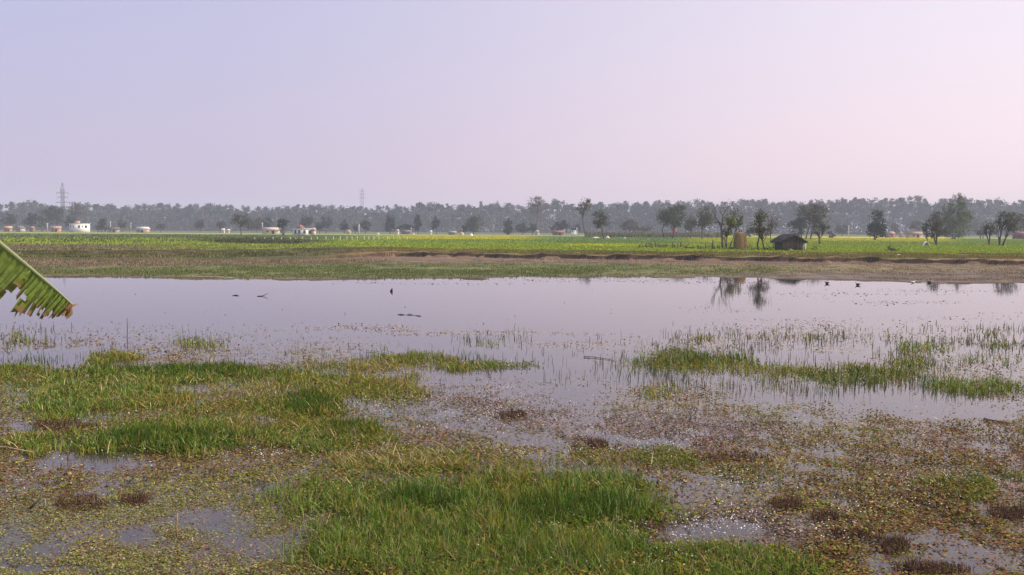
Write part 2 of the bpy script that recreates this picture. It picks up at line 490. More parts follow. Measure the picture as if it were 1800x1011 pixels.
def leaves(P, size, tilt, col, aspect=0.7):
    """small leaf-shaped quads (kite outline)"""
    n = len(P)
    az = RNG.uniform(0, 2 * np.pi, n)
    d = np.stack([np.cos(az) * np.cos(tilt), np.sin(az) * np.cos(tilt), np.sin(tilt)], -1)
    s = np.stack([-np.sin(az), np.cos(az), RNG.normal(0, 0.25, n)], -1)
    L = size[:, None]
    V = np.stack([P - d * L * .5, P + s * L * aspect * .5, P + d * L * .5, P - s * L * aspect * .5], 1).reshape(-1, 3)
    return V, np.arange(4 * n), np.full(n, 4), col

def quads_rand(P, size, col):
    """leaf clumps with random orientation"""
    n = len(P)
    d = RNG.normal(0, 1, (n, 3)); d /= np.linalg.norm(d, axis=1)[:, None]
    e = np.cross(d, RNG.normal(0, 1, (n, 3))); e /= np.linalg.norm(e, axis=1)[:, None]
    L = size[:, None] * .5
    k = RNG.uniform(0.35, 0.8, n)[:, None]
    V = np.stack([P - d * L, P + e * L * k, P + d * L, P - e * L * k], 1).reshape(-1, 3)
    return V, np.arange(4 * n), np.full(n, 4), col

def merge(parts):
    V, Lp, S, K, n = [], [], [], [], 0
    for v, l, s, c in parts:
        V.append(v); Lp.append(l + n); S.append(s); K.append(c); n += len(v)
    return np.concatenate(V), np.concatenate(Lp), np.concatenate(S), np.concatenate(K)

def jit(c, n, amt=0.25, hue=0.12):
    c = np.broadcast_to(np.asarray(c, float), (n, 3))
    return np.clip(c * (1 + RNG.normal(0, amt, (n, 1))) * (1 + RNG.normal(0, hue, (n, 3))), 0.004, 0.9)

def pick(pal, n, w_=None):
    pal = np.asarray(pal, float)
    return pal[RNG.choice(len(pal), n, p=w_)]

# ------------------------------------------------------------------ foreground plants: layout maps in photo coordinates, evaluated on the water plane
def sample(n, x0, x1, y0, y1, z=0.0):
    px = RNG.uniform(x0, x1, n); py = RNG.uniform(y0, y1, n)
    return px, py, ground(px, py, z)

TURF = [  # dense marsh grass: cx, cy, rx, ry, weight, height
    (330, 660, 240, 15, 1, .34), (165, 703, 150, 30, 1, .36), (30, 660, 60, 18, .8, .3), (600, 680, 125, 20, .85, .3), (540, 714, 90, 24, 1, .34),
    (690, 692, 60, 18, .55, .28), (300, 766, 155, 30, 1, .34), (590, 768, 110, 30, .95, .32), (40, 778, 60, 18, .8, .28), (450, 735, 120, 30, .5, .24),
    (850, 900, 285, 62, 1, .42), (840, 970, 260, 62, 1, .44), (1050, 905, 105, 50, 1, .42), (680, 890, 115, 40, .9, .4), (1210, 1000, 240, 40, .95, .3), (1020, 1010, 120, 35, .7, .3),
    (1220, 634, 105, 15, 1, .3), (1465, 660, 135, 18, 1, .32), (1340, 648, 90, 10, .8, .3), (1725, 682, 85, 12, .9, .36), (1165, 690, 60, 9, .5, .22),
    (1160, 805, 85, 22, .6, .2), (1680, 862, 95, 22, .55, .2), (1762, 850, 45, 14, .7, .26), (860, 648, 95, 8, .9, .34), (735, 632, 75, 7, .6, .34),
    (205, 626, 55, 8, .9, .3), (350, 606, 40, 8, .8, .34), (40, 592, 25, 8, .6, .36), (1620, 612, 60, 9, .6, .4), (1400, 592, 110, 6, .3, .3), (1540, 592, 60, 5, .35, .3),
    (1225, 596, 45, 5, .8, .36), (1745, 588, 40, 5, .9, .36), (1620, 640, 45, 12, .7, .4), (1740, 635, 70, 6, .35, .28), (870, 606, 35, 5, .5, .34), (1790, 604, 40, 5, .6, .34),
    (2000, 640, 120, 14, .9, .4), (-180, 680, 140, 35, 1, .34), (2000, 900, 130, 50, .9, .4), (-200, 900, 140, 60, .9, .36)]
HOLES = [(430, 692, 95, 13), (120, 742, 75, 12), (250, 727, 80, 7), (30, 700, 40, 12), (470, 742, 30, 16), (400, 668, 40, 5), (640, 716, 30, 8)]
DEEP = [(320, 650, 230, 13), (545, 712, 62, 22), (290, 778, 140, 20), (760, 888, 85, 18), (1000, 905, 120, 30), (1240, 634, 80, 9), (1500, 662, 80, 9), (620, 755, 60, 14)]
DRYT = [(790, 815, 170, 28, .6, .14), (430, 690, 90, 16, .3, .18), (830, 830, 120, 18, .5, .14), (640, 640, 110, 12, .4, .2), (1000, 805, 60, 18, .4, .12)]
PUD = [(18, 748, 46, 13), (140, 805, 105, 30), (370, 915, 110, 24), (240, 950, 70, 18), (1690, 982, 165, 32), (1560, 950, 60, 14), (1290, 925, 85, 18), (1010, 690, 70, 16), (1130, 772, 110, 14), (1640, 722, 190, 18),
       (90, 1005, 130, 10), (1250, 665, 200, 12), (60, 630, 160, 14), (990, 655, 130, 16), (1420, 700, 160, 9), (1350, 960, 60, 14), (520, 860, 40, 10), (1760, 780, 60, 10)]

def warp(px, py):
    g_ = ground(px, np.maximum(py, 430))
    a_ = fbm(g_[..., 0] / 1.3, g_[..., 1] / 1.9, 55) - .5; b_ = fbm(g_[..., 0] / 1.3, g_[..., 1] / 1.9, 56) - .5
    k_ = np.clip((py - 480) / 300, .1, 1)
    return px + a_ * 230 * k_, py + b_ * 40 * k_

def turf_map(px, py, lst=TURF):
    px, py = warp(px, py)
    d = np.zeros(np.shape(px)); h = np.zeros(np.shape(px))
    for cx, cyy, rx, ry, wgt, hh in lst:
        e = ell(px, py, cx, cyy, rx, ry, 0.35) * wgt
        h = np.where(e > d, hh, h); d = np.maximum(d, e)
    if lst is TURF:
        for cx, cyy, rx, ry in HOLES:
            d = d * (1 - .9 * ell(px, py, cx, cyy, rx, ry, .5))
    return d, h

def mat_map(px, py, P):
    """cover of floating weeds, 0..1"""
    x, y = P[:, 0], P[:, 1]
    n = fbm(x / 1.6, y / 2.6, 61); ns = fbm(x / 4.5, y / 3.5, 62); st = fbm(x / 7, y / 1.1, 63)
    edge = np.interp(px, [-400, 0, 200, 400, 560, 760, 900, 1050, 1150, 1400, 1600, 1800, 2300], [590, 592, 598, 596, 598, 640, 668, 672, 676, 690, 705, 700, 700])
    c = sstep(-34, 62, py - edge + 40 * (st - .5)) * np.interp(py, [560, 640, 720, 850, 1011], [.5, .66, .8, .86, .82])
    # thin strands further out
    c = np.maximum(c, 0.45 * ell(px, py, 640, 576, 90, 6) * st + 0.34 * ell(px, py, 800, 584, 130, 4) + 0.55 * ell(px, py, 110, 605, 190, 8) + 0.3 * ell(px, py, 1020, 598, 120, 14) * (st > .5))
    c = np.maximum(c, 0.22 * ell(px, py, 1500, 640, 420, 65, .3) * (st > .42))
    px0, py0 = px, py
    px, py = warp(px, py)
    for cx, cyy, rx, ry in PUD:
        c = c * (1 - 0.93 * ell(px, py, cx, cyy, rx, ry, 0.45))
    nf = fbm(x / .45, y / .7, 68)
    c = np.clip(c * (0.3 + 1.6 * sstep(0.36, 0.62, 0.5 * n + 0.3 * ns + .2 * nf)) * (.45 + .9 * sstep(.38, .6, nf)), 0, 1)
    px, py = px0, py0
    far = (py < 600) * sstep(.58, .72, fbm(x / 9, y / 1.6, 66)) * (.10 * sstep(900, 1350, px) + .03) * sstep(.45, .6, fbm(x / 1.2, y / 2.5, 67))
    far = np.maximum(far, .3 * ell(px, py, 1080, 491, 180, 4, .5) * (st > .5))
    return np.maximum(c, far)

build_water()
PIX = 1 / 967.0                              # one render pixel per metre of distance
parts = []
# --- floating weeds
px, py, P = sample(900000, -330, 2130, 492, 1075)
px, py, P = (px[:], py[:], P)
cov = mat_map(px, py, P)
td, th = turf_map(px, py)
td = np.maximum(td, .7 * turf_map(px, py, DRYT)[0]) * np.where((px < 1000) & (py > 624) | (py > 720), 1, .55 * (py > 600))
keep = RNG.uniform(0, 1, len(px)) < np.maximum(.9 * cov, .95 * sstep(.15, .7, td))
td = td[keep]
px, py, P = px[keep], py[keep], P[keep]
x, y = P[:, 0], P[:, 1]
n = len(P)
dist = np.hypot(x, y)
reg = fbm(x / 2.2, y / 3.0, 71); reg2 = fbm(x / 0.8, y / 1.2, 72)
lowleft = ell(px, py, 250, 960, 430, 110, .5)
red = np.clip(0.38 + 1.6 * (reg - 0.5) + 0.10 * ell(px, py, 1350, 770, 420, 110) - 0.3 * lowleft, 0.05, 0.85)
r = RNG.uniform(0, 1, n)
col = pick([(0.19, 0.2, 0.035), (0.125, 0.145, 0.026), (0.27, 0.25, 0.06), (0.17, 0.14, 0.04)], n)
redc = pick([(0.19, 0.08, 0.04), (0.12, 0.05, 0.032), (0.27, 0.15, 0.08), (0.16, 0.1, 0.055)], n)
col = np.where((r < red)[:, None], redc, col)
r2 = RNG.uniform(0, 1, n)
purple = 0.75 * np.maximum(ell(px, py, 850, 705, 190, 50), np.maximum(ell(px, py, 1300, 935, 140, 40), ell(px, py, 1150, 755, 240, 30)))
col = np.where((r2 < purple)[:, None], pick([(0.17, 0.12, 0.115), (0.2, 0.16, 0.15), (0.13, 0.1, 0.09)], n), col)
col = np.where((RNG.uniform(0, 1, n) < 0.5 * lowleft)[:, None], pick([(0.24, 0.27, 0.09), (0.3, 0.26, 0.14), (0.2, 0.25, 0.07)], n), col)
col = np.where((RNG.uniform(0, 1, n) < 0.05)[:, None], np.array([0.36, 0.29, 0.19]), col)
bed = RNG.uniform(0, 1, n) < td * 1.15
col = np.where(bed[:, None], pick([(.1, .15, .018), (.15, .2, .025), (.2, .2, .03), (.07, .1, .014), (.22, .15, .05)], n), col)
bunch = np.maximum(sstep(0.48, 0.68, reg2), .8 * bed)
col = col * np.array([.94, .87, .84]) * (1.0 + .25 * (fbm(x / 1.1, y / 1.5, 73) - .5))[:, None]
size = np.maximum(np.clip(RNG.lognormal(math.log(.036), .42, n), .015, .075) * (1 - 0.35 * lowleft), RNG.uniform(.9, 2.4, n) * PIX * np.minimum(dist, 45))
tilt = RNG.uniform(-0.2, 0.35, n) + bunch * RNG.uniform(-0.2, 0.8, n)
P = P.copy(); P[:, 2] = RNG.uniform(0.006, 0.03, n) + bunch * RNG.uniform(0, 0.09, n)
v = leaves(P, size, tilt, jit(col, n, .28, .1))
o = mesh_np('floating_weeds', *v, M_weed)
tag(o, 'mats of small green and reddish floating water weeds', kind='stuff')

# --- films of dead floating weed drifting far out on the water
SCM = [(1090, 491, 210, 5, 130), (1250, 497, 140, 4, 40), (1480, 517, 150, 4, 40), (1640, 511, 160, 3, 40), (1590, 532, 110, 3, 40), (1430, 563, 90, 3, 30), (1700, 560, 130, 4, 20), (770, 498, 130, 3, 30), (640, 496, 60, 3, 10), (1330, 497, 100, 4, 30), (1380, 576, 120, 5, 30), (640, 577, 50, 6, 20)]
fp = []
for cx, cyy, rx, ry, k in SCM:
    a_ = RNG.normal(0, .55, (k, 2)); q_ = ground(cx + a_[:, 0] * rx, cyy + a_[:, 1] * ry)
    q_[:, 2] = RNG.uniform(.003, .012, k)
    for j in range(4):
        p_ = q_ + RNG.normal(0, 1, (k, 3)) * np.array([.9, .5, 0])
        fp.append(leaves(p_, RNG.uniform(.05, .2, k) * np.interp(cyy, [490, 577], [1, .6]), RNG.uniform(-.02, .02, k), jit(pick([(.25, .19, .17), (.2, .16, .14), (.28, .23, .2), (.19, .18, .12)], k), k, .2, .06), .8))
o = mesh_np('floating_scum', *merge(fp), M_weed)
tag(o, 'thin brownish films of dead weed drifting on open water', kind='stuff')

# --- tiny white flowers above the weeds
px, py, P = sample(95000, -330, 2130, 655, 1060)
FLW = [(830, 722, 170, 34, .8), (930, 745, 200, 30, .5), (1150, 755, 200, 30, .55), (1000, 790, 170, 20, .4), (590, 805, 150, 16, .4), (440, 800, 80, 18, .6), (1330, 880, 120, 60, .4), (1300, 945, 150, 40, .55),
       (1160, 960, 120, 40, .3), (50, 825, 90, 20, .45), (480, 690, 120, 16, .3), (1450, 790, 260, 70, .22), (300, 770, 200, 30, .15), (930, 960, 300, 50, .14), (1560, 860, 200, 60, .2)]
fm = np.zeros(len(px))
for cx, cyy, rx, ry, wgt in FLW:
    fm = np.maximum(fm, ell(px, py, cx, cyy, rx, ry, .6) * wgt)
cl = fbm(P[:, 0] / .7, P[:, 1] / 1.0, 81)
keep = RNG.uniform(0, 1, len(px)) < fm * 0.8 * (0.15 + 1.6 * sstep(.42, .68, cl))
P = P[keep].copy(); n = len(P)
P[:, 2] = RNG.uniform(0.04, 0.12, n)
dist = np.hypot(P[:, 0], P[:, 1])
v = leaves(P, np.maximum(RNG.uniform(0.014, 0.026, n), RNG.uniform(.7, 1.25, n) * PIX * dist), RNG.uniform(-.4, .9, n), jit((0.72, 0.7, 0.68), n, .1, .03), 0.9)
o = mesh_np('white_flowers', *v, M_weed)
tag(o, 'specks of tiny white flowers above the floating weeds', kind='stuff')

# --- marsh grass in the foreground
px, py, P = sample(520000, -330, 2130, 574, 1080)
px2, py2, P2 = sample(200000, -330, 820, 622, 830)
px, py, P = np.concatenate([px, px2]), np.concatenate([py, py2]), np.concatenate([P, P2])
d, h = turf_map(px, py)
d2, h2 = turf_map(px, py, DRYT)
nn = fbm(P[:, 0] / .9, P[:, 1] / 1.3, 91); nl = fbm(P[:, 0] / 2.6, P[:, 1] / 3.6, 92)
dd = np.maximum(d * sstep(0.18, 0.5, nn * .6 + nl * .4 + d * 0.22), d2)
isdry = d2 > d
nk = fbm(P[:, 0] / .5, P[:, 1] / .6, 94)
keep = RNG.uniform(0, 1, len(px)) < dd * (.25 + .75 * sstep(.36, .52, nk)) * np.where((py < 700) & (px > 1000), .62, .9)
px, py, P, h, h2, isdry, nn, nl = (q_[keep] for q_ in (px, py, P, h, h2, isdry, nn, nl))
n = len(P); dist = np.hypot(P[:, 0], P[:, 1])
nc_ = fbm(P[:, 0] / .33, P[:, 1] / .4, 93)
hs = np.interp(py, [560, 640, 700, 830, 1011], [.6, .5, .42, .5, .56]); hs = np.where((px > 1000) & (py < 700), .66, hs)
hh = np.where(isdry, h2, h * hs) * RNG.uniform(.35, 1.12, n) * (0.15 + 0.75 * nn + 1.0 * nc_)
yel = np.clip(0.26 + 2.2 * (nl - .47) + 1.9 * (nc_ - .5) + 0.35 * ell(px, py, 600, 720, 220, 70) + 0.35 * (py < 700) * (px > 1000) * (RNG.uniform(0, 1, n) < .5) + 0.5 * isdry - .4 * (py > 825) * (px > 480) * (px < 1180), 0.03, .85)
col = pick([(0.09, 0.17, 0.018), (0.13, 0.225, 0.024), (0.06, 0.12, 0.014), (0.18, 0.27, 0.04), (0.27, 0.32, 0.12)], n)  # greens; the palest one paints sunlit highlights onto some blades
col = np.where((RNG.uniform(0, 1, n) < yel)[:, None], pick([(0.25, 0.235, 0.035), (0.2, 0.205, 0.03), (0.28, 0.215, 0.045)], n), col)
col = np.where((RNG.uniform(0, 1, n) < .06 + .1 * isdry)[:, None], pick([(0.36, 0.29, 0.15), (0.3, 0.2, 0.1)], n), col)
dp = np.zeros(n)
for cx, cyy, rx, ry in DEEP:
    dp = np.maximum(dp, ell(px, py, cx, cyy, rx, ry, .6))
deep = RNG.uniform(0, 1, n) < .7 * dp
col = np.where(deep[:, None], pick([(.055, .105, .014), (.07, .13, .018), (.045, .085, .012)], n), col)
hh = hh * (1 + .45 * dp)
strw = RNG.uniform(0, 1, n) < (.045 + .04 * isdry) * (1 - .6 * dp)
col = np.where(strw[:, None], pick([(.42, .32, .15), (.38, .24, .11), (.5, .42, .22)], n), col)
hh = np.where(strw, RNG.uniform(.12, .38, n), hh)
lean = np.clip(np.abs(RNG.normal(.46, .28, n)) + (RNG.uniform(0, 1, n) < .1) * .5 + isdry * .3, 0.02, .95)
lean = np.where(strw, RNG.uniform(.8, .97, n), lean)
wid = np.maximum(RNG.uniform(.004, .008, n), RNG.uniform(.55, .95, n) * PIX * dist)
P = P.copy(); P[:, 2] = RNG.uniform(-.02, .03, n)
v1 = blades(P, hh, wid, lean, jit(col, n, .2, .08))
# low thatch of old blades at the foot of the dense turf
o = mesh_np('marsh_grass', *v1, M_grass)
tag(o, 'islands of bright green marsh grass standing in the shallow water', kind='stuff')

# --- sparse reeds standing in open water
px, py, P = sample(150000, -330, 2130, 568, 700)
RD = [(1450, 640, 380, 55, .22), (1420, 600, 260, 22, .22), (1650, 610, 160, 30, .3), (1240, 610, 120, 20, .22), (1200, 645, 110, 22, .4), (1460, 670, 180, 22, .4), (680, 632, 140, 22, .3), (760, 640, 160, 22, .28), (870, 600, 60, 16, .3),
      (860, 645, 110, 16, .35), (50, 590, 70, 18, .25), (60, 640, 110, 20, .3), (350, 600, 50, 14, .3), (205, 622, 60, 14, .2), (1740, 670, 120, 30, .35), (1745, 585, 70, 12, .35), (1100, 640, 50, 30, .12), (920, 590, 20, 20, .12), (560, 625, 120, 16, .15)]
rm = np.zeros(len(px))
for cx, cyy, rx, ry, wgt in RD:
    rm = np.maximum(rm, ell(px, py, cx, cyy, rx, ry, .6) * wgt)
cl = fbm(P[:, 0] / 1.4, P[:, 1] / 2.2, 95)
keep = RNG.uniform(0, 1, len(px)) < rm * 0.36 * (0.1 + 1.7 * sstep(.42, .7, cl))
P = P[keep].copy(); n = len(P); dist = np.hypot(P[:, 0], P[:, 1])
P[:, 2] = -.03
v = blades(P, RNG.uniform(.08, .3, n), np.maximum(.006, RNG.uniform(.4, .7, n) * PIX * dist), np.clip(np.abs(RNG.normal(.08, .14, n)), 0, .8),
           jit(pick([(.075, .13, .035), (.1, .15, .045), (.13, .13, .06), (.06, .09, .04)], n), n, .2, .08))
o = mesh_np('water_reeds', *v, M_grass)
tag(o, 'thin sparse reed stems standing in open pond water', kind='stuff')

# --- far shore sedge, bank grass
px, py, P0 = sample(260000, -260, 2060, 458, 500, .2)
x, y = P0[:, 0], P0[:, 1]
P = np.stack([x, y, gz(x, y)], -1)
u = (y - shore(x)) / np.maximum(foot(x) - shore(x), 1)
pz, pyz = proj(P)
n1 = fbm(x / 6, y / 5, 101); n2 = fbm(x / 1.5, y / 2.5, 102)
gband = np.maximum(ell(pz, pyz, 640, 475.5, 620, 11.5, .5), .75 * ell(pz, pyz, 1230, 476, 160, 9, .5)) * sstep(.33, .6, n1 * .6 + n2 * .4)
dryb = (1 - sstep(560, 760, pz)) * 1.6 * ell(pz, pyz, 200, 461, 600, 7, .5) + .25 * sstep(500, 800, pz) * ell(pz, pyz, 1000, 464, 300, 7, .5)
kr = RNG.uniform(0, 1, len(x))
g_ok = (kr < gband * .95) & (u > -0.06) & (u < 1.0)
d_ok = ~g_ok & (kr < np.maximum(dryb * .6 * (.3 + n2), .55 * sstep(1200, 1330, pz) * sstep(.4, .58, n2 * .6 + n1 * .4))) & (u > 0.1) & (u < 1.02)
ok = g_ok | d_ok
P = P[ok]; isd = d_ok[ok]; n = len(P)
east = pz[ok] > 1240
hh = np.where(isd, RNG.uniform(.05, .26, n) * np.where(east, .45, 1), RNG.uniform(.05, .17, n)) * (0.6 + .8 * n2[ok])
col = np.where(isd[:, None], pick([(.25, .19, .12), (.17, .125, .085), (.32, .25, .16), (.14, .12, .06)], n), pick([(.1, .15, .04), (.14, .175, .05), (.11, .15, .045), (.19, .18, .08)], n))
v = blades(P, hh, np.maximum(.02, RNG.uniform(.4, .8, n) * PIX * 100), np.clip(np.abs(RNG.normal(.3, .25, n)), 0, .9), jit(col, n, .16, .08))
o = mesh_np('shore_sedge', *v, M_grass)
tag(o, 'low green and straw coloured sedge on the far shore', kind='stuff')

xx = RNG.uniform(-85, 80, 130000)
yy = foot(xx) + RNG.uniform(0.2, 1.05, len(xx)) * (top(xx) - foot(xx))
wild = 1 - sstep(-26, -17, xx)
nb = fbm(xx / 2.2, yy / 2.2, 111); nb2 = fbm(xx / 9, yy / 9, 112)
keep = RNG.uniform(0, 1, len(xx)) < np.where(wild > .5, 1.0, .55) * (.25 + 1.2 * sstep(.3, .65, nb)) * np.where((wild < .5) & (yy - foot(xx) < .3 + .7 * nb2), 0, 1) * np.where(wild > .5, 1, 1.3)
xx, yy, wild, nb, nb2 = xx[keep], yy[keep], wild[keep], nb[keep], nb2[keep]
n = len(xx)
P = np.stack([xx, yy, gz(xx, yy) - .02], -1)
upper = (yy - foot(xx)) / np.maximum(top(xx) - foot(xx), 1)
lipz = (wild < .5) & (yy - foot(xx) < 1.6)
hh = np.where(wild > .5, RNG.uniform(.08, .5, n) * (.1 + 1.5 * nb ** 1.5 + .5 * (nb2 - .5)) * (1 - .8 * sstep(.45, 1.0, upper)), RNG.uniform(.06, .24, n) * (.5 + nb) * np.where(lipz, 1.7, 1))
pal = pick([(.15, .15, .05), (.1, .115, .035), (.22, .17, .085), (.28, .22, .14)], n, [.38, .32, .18, .12])
pal = pal * np.where(upper < .3, 1.25, 1.0)[:, None] * (0.45 + .8 * fbm(xx / 3.5, yy / 6, 113))[:, None]
pal2 = pick([(.19, .175, .05), (.15, .155, .045), (.25, .16, .08)], n, [.45, .3, .25])
tuft = (nb2 > .58) & (wild > .5)
pal = np.where(tuft[:, None], pal * np.array([.75, .9, .7]), pal)
v = blades(P, hh, RNG.uniform(.05, .11, n), np.clip(np.abs(RNG.normal(.3, .25, n)), 0, .9), jit(np.where((wild > .5)[:, None], pal, pal2), n, .22, .1))
o = mesh_np('bank_grass', *v, M_grass)
tag(o, 'rough olive and dry grass growing over the earth bank', kind='stuff')

# --- crops in the field beyond the bank
u = RNG.uniform(0, 1, 150000)
yy = 122 * (420 / 122.0) ** (u ** 1.15)
xx = RNG.uniform(-.62, .62, len(yy)) * yy
ok = yy > top(xx) + 1.5 * fbm(xx / 3, yy * 0 + .7, 122)
xx, yy = xx[ok], yy[ok]; n = len(xx)
col = field_col(xx, yy)
px_, py_ = proj(np.stack([xx, yy, 0 * xx + FZ], -1))
weedy = (1 - sstep(380, 620, px_)) * sstep(412, 416, py_) * (1 - sstep(424, 434, py_)) * (fbm(xx / 5, yy / 9, 121) > .52)
col = np.where((weedy * RNG.uniform(0, 1, n) > .45)[:, None], np.array([.1, .1, .055]), col)
hh = RNG.uniform(.15, .42, n) * (1 + .8 * weedy) * np.where(yy < 150, .75, 1)
v = blades(np.stack([xx, yy, gz(xx, yy) - .02], -1), hh, RNG.uniform(1.0, 2.2, n) * PIX * yy, np.clip(np.abs(RNG.normal(.2, .2, n)), 0, .8), jit(col, n, .16, .07))
o = mesh_np('crops', *v, M_grass)
tag(o, 'young green crops and yellow flowering mustard covering the field', kind='stuff')

# --- hedge of dark weeds before the white posts
xx0 = RNG.uniform(378, 530, 5000); yy0 = RNG.normal(0, 1, 5000)
px_ = xx0; Yb = depth_of(455, 429) + yy0 * 2.5
X = np.array([at(p, Y)[0] for p, Y in zip(px_, Yb)])
hmask = fbm(px_ / 14, px_ * 0 + .5, 131)
hz = RNG.uniform(0, 1, 5000) * (0.25 + 1.0 * hmask)
v = quads_rand(np.stack([X, Yb, FZ + hz], -1), RNG.uniform(.15, .4, 5000), jit(pick([(.07, .075, .035), (.1, .085, .05), (.06, .08, .03)], 5000), 5000, .2, .1))
o = mesh_np('weedy_hedge', *v, M_leaf)
tag(o, 'low dark tangle of weeds in front of the white posts', 'hedge')

# --- tall crop strip under the distant trees (pale stalks)
xx = RNG.uniform(1030, 1270, 9000)
Yb = RNG.uniform(400, 440, 9000)
X = np.array([at(p, Y)[0] for p, Y in zip(xx, Yb)])
nn = fbm(xx / 9, xx * 0, 135)
v = blades(np.stack([X, Yb, 0 * X + FZ], -1), RNG.uniform(.8, 2.6, 9000) * (.6 + .7 * nn), RNG.uniform(.25, .6, 9000), RNG.uniform(0, .25, 9000), jit(pick([(.13, .14, .06), (.24, .2, .1), (.09, .11, .045)], 9000), 9000, .2, .08))
o = mesh_np('tall_crop_plants', *v, M_grass)
tag(o, 'strip of tall pale crop stalks below the distant trees', kind='stuff')

# ------------------------------------------------------------------ trees
G1 = [(.05, .08, .03), (.065, .095, .035), (.085, .105, .04)]
G2 = [(.085, .08, .042), (.1, .09, .05), (.065, .07, .036)]            # dry olive
G3 = [(.09, .15, .022), (.15, .18, .035), (.05, .095, .018), (.24, .21, .045)]  # lush
G4 = [(.028, .045, .028), (.036, .055, .032), (.04, .052, .03)]           # dark
G5 = [(.15, .12, .1), (.12, .1, .085), (.13, .115, .08)]                # leafless, twiggy
G6 = [(.075, .105, .03), (.18, .19, .05), (.11, .14, .04), (.05, .085, .028)]  # bamboo

def tree(name, label, base, blobs, pal, dens=1.0, leaf=1.0, trunks=None, twig=0.0, group=None, cat='tree', bark=(.075, .06, .05), tr=.16, Y=None, clump=.34, limbs=True):
    """base = photo px of the foot; blobs = ellipsoids (px cx, cy, rx, ry) of foliage at that depth; trunks = lists of px points"""
    bx, by = base
    if Y is None:
        Y = depth_of(bx, by)
    X, _ = at(bx, Y)
    zb = float(gz(X, Y)) - .08
    s = Y / F
    root = thing(name, label, cat, (X, Y, zb), group)
    def w3(px, py, dy=0.0):
        q = at(px, Y + dy, py)
        return np.array([q[0] - X, dy, q[1] - zb])
    tm = MB(); P = []; S = []
    total = sum(b[2] * b[3] for b in blobs) or 1
    tr = tr * .78
    tps = trunks or [[(bx, by), (bx, by - (by - blobs[0][1]) * .75)]]
    tips = []
    for k, t_ in enumerate(tps):
        pts = [w3(*p) for p in t_]; pts[0][2] = 0.0
        for p in pts[1:]:
            p[1] += RNG.normal(0, .5 * s)
        # smooth the path a little
        fine = []
        for i in range(len(pts) - 1):
            for q_ in np.linspace(0, 1, 4)[:-1]:
                fine.append(pts[i] * (1 - q_) + pts[i + 1] * q_ + RNG.normal(0, .25 * s, 3) * (i + q_ > 0))
        fine.append(pts[-1])
        rr = np.linspace(tr, tr * .45, len(fine)) * (1 if k == 0 else .8)
        rr[0] *= 1.35
        tm.tube(fine, list(rr), jit(bark, 1)[0], 6)
        tips.append((fine, rr))
    for cx, cyy, rx, ry in blobs:
        c = w3(cx, cyy); a = np.array([rx * s, rx * s * .9, ry * s]) * 1.14
        area = math.pi * rx * ry * .57 * .57                       # render pixels
        nleaf = int(max(30, area * 3.6 * dens / leaf ** 2))
        nclump = max(5, int(6 + area * .06 / (clump / .34) ** 2))
        cc = RNG.normal(0, 1, (nclump, 3)); cc /= np.linalg.norm(cc, axis=1)[:, None]
        cc *= RNG.uniform(.25, .92, (nclump, 1)) ** .6
        ci = RNG.integers(0, nclump, nleaf)
        cs = RNG.uniform(.6, 1.3, nclump)
        q_ = cc[ci] + RNG.normal(0, 1, (nleaf, 3)) * (clump * .68 * cs[ci])[:, None]
        P.append(c + q_ * a); S.append(np.full(nleaf, 1.55 * leaf * s / .57))
        if limbs:
            fine, rr = min(tips, key=lambda q0: np.linalg.norm(q0[0][-1] - c))
            for j in range(min(nclump, 7 + int(area / 250))):
                st = fine[int(len(fine) * RNG.uniform(.55, 1)) - 1]
                en = c + cc[j] * a * .95
                md = (st + en) / 2 + RNG.normal(0, 1, 3) * a * .1 + np.array([0, 0, -.08 * a[2]])
                tm.tube([st, md, en], [tr * .32, tr * .22, max(tr * .08, .2 * s)], jit(bark, 1)[0], 4)
                if twig:
                    for _ in range(int(5 * twig)):
                        f_ = RNG.uniform(.3, 1); p0 = md * (1 - f_) + en * f_
                        p1 = p0 + RNG.normal(0, 1, 3) * a * .26 + np.array([0, 0, .15 * a[2]])
                        tm.tube([p0, p1], [max(tr * .1, .28 * s), .16 * s], jit(bark, 1)[0], 3)
    tm.build('trunk', M_bark, root)
    if P:
        P = np.concatenate(P); S = np.concatenate(S) * RNG.uniform(.6, 1.35, len(P))
        P[:, 2] = np.maximum(P[:, 2], .1)
        v = quads_rand(P, S, jit(pick(pal, len(P)), len(P), .2, .08))
        mesh_np('crown', *v, M_leaf, parent=root)
    return root

def bare(name, label, base, height_px, spread_px, lean_px=0, Y=None, bark=(.1, .08, .07), r0=.16, group=None):
    """leafless tree: recursive limbs"""
    bx, by = base
    if Y is None: Y = depth_of(bx, by)
    X, _ = at(bx, Y); s = Y / F
    zb = float(gz(X, Y)) - .08
    root = thing(name, label, 'tree', (X, Y, zb), group)
    tm = MB(); tw = MB()
    def grow(p, d, L, r, lev):
        n_ = 3; pts = [p]; rads = [r]
        for i in range(n_):
            d = (d + Vector(RNG.normal(0, .17, 3)) + Vector((0, 0, .05))).normalized()
            pts.append(pts[-1] + d * (L / n_)); rads.append(r * (1 - .4 * (i + 1) / n_))
        (tm if lev < 2 else tw).tube(pts, rads, jit(bark, 1)[0], 6 if lev < 2 else 4)
        if lev >= 4: return
        for k in range(3 if lev else 4):
            ang = RNG.uniform(0, 2 * math.pi); sp = RNG.uniform(.45, 1.0) * spread_px / height_px * 1.9
            nd = (d + Vector((math.cos(ang) * sp, math.sin(ang) * sp * .8, RNG.uniform(-.05, .45)))).normalized()
            grow(pts[-1 - (k % 2)], nd, L * RNG.uniform(.55, .8), max(rads[-1] * .75, .22 * s), lev + 1)
    grow(Vector((0, 0, 0)), Vector((lean_px / height_px, 0, 1)).normalized(), height_px * s * .42, r0, 0)
    tm.build('trunk', M_bark, root); tw.build('crown', M_bark, root)
    return root

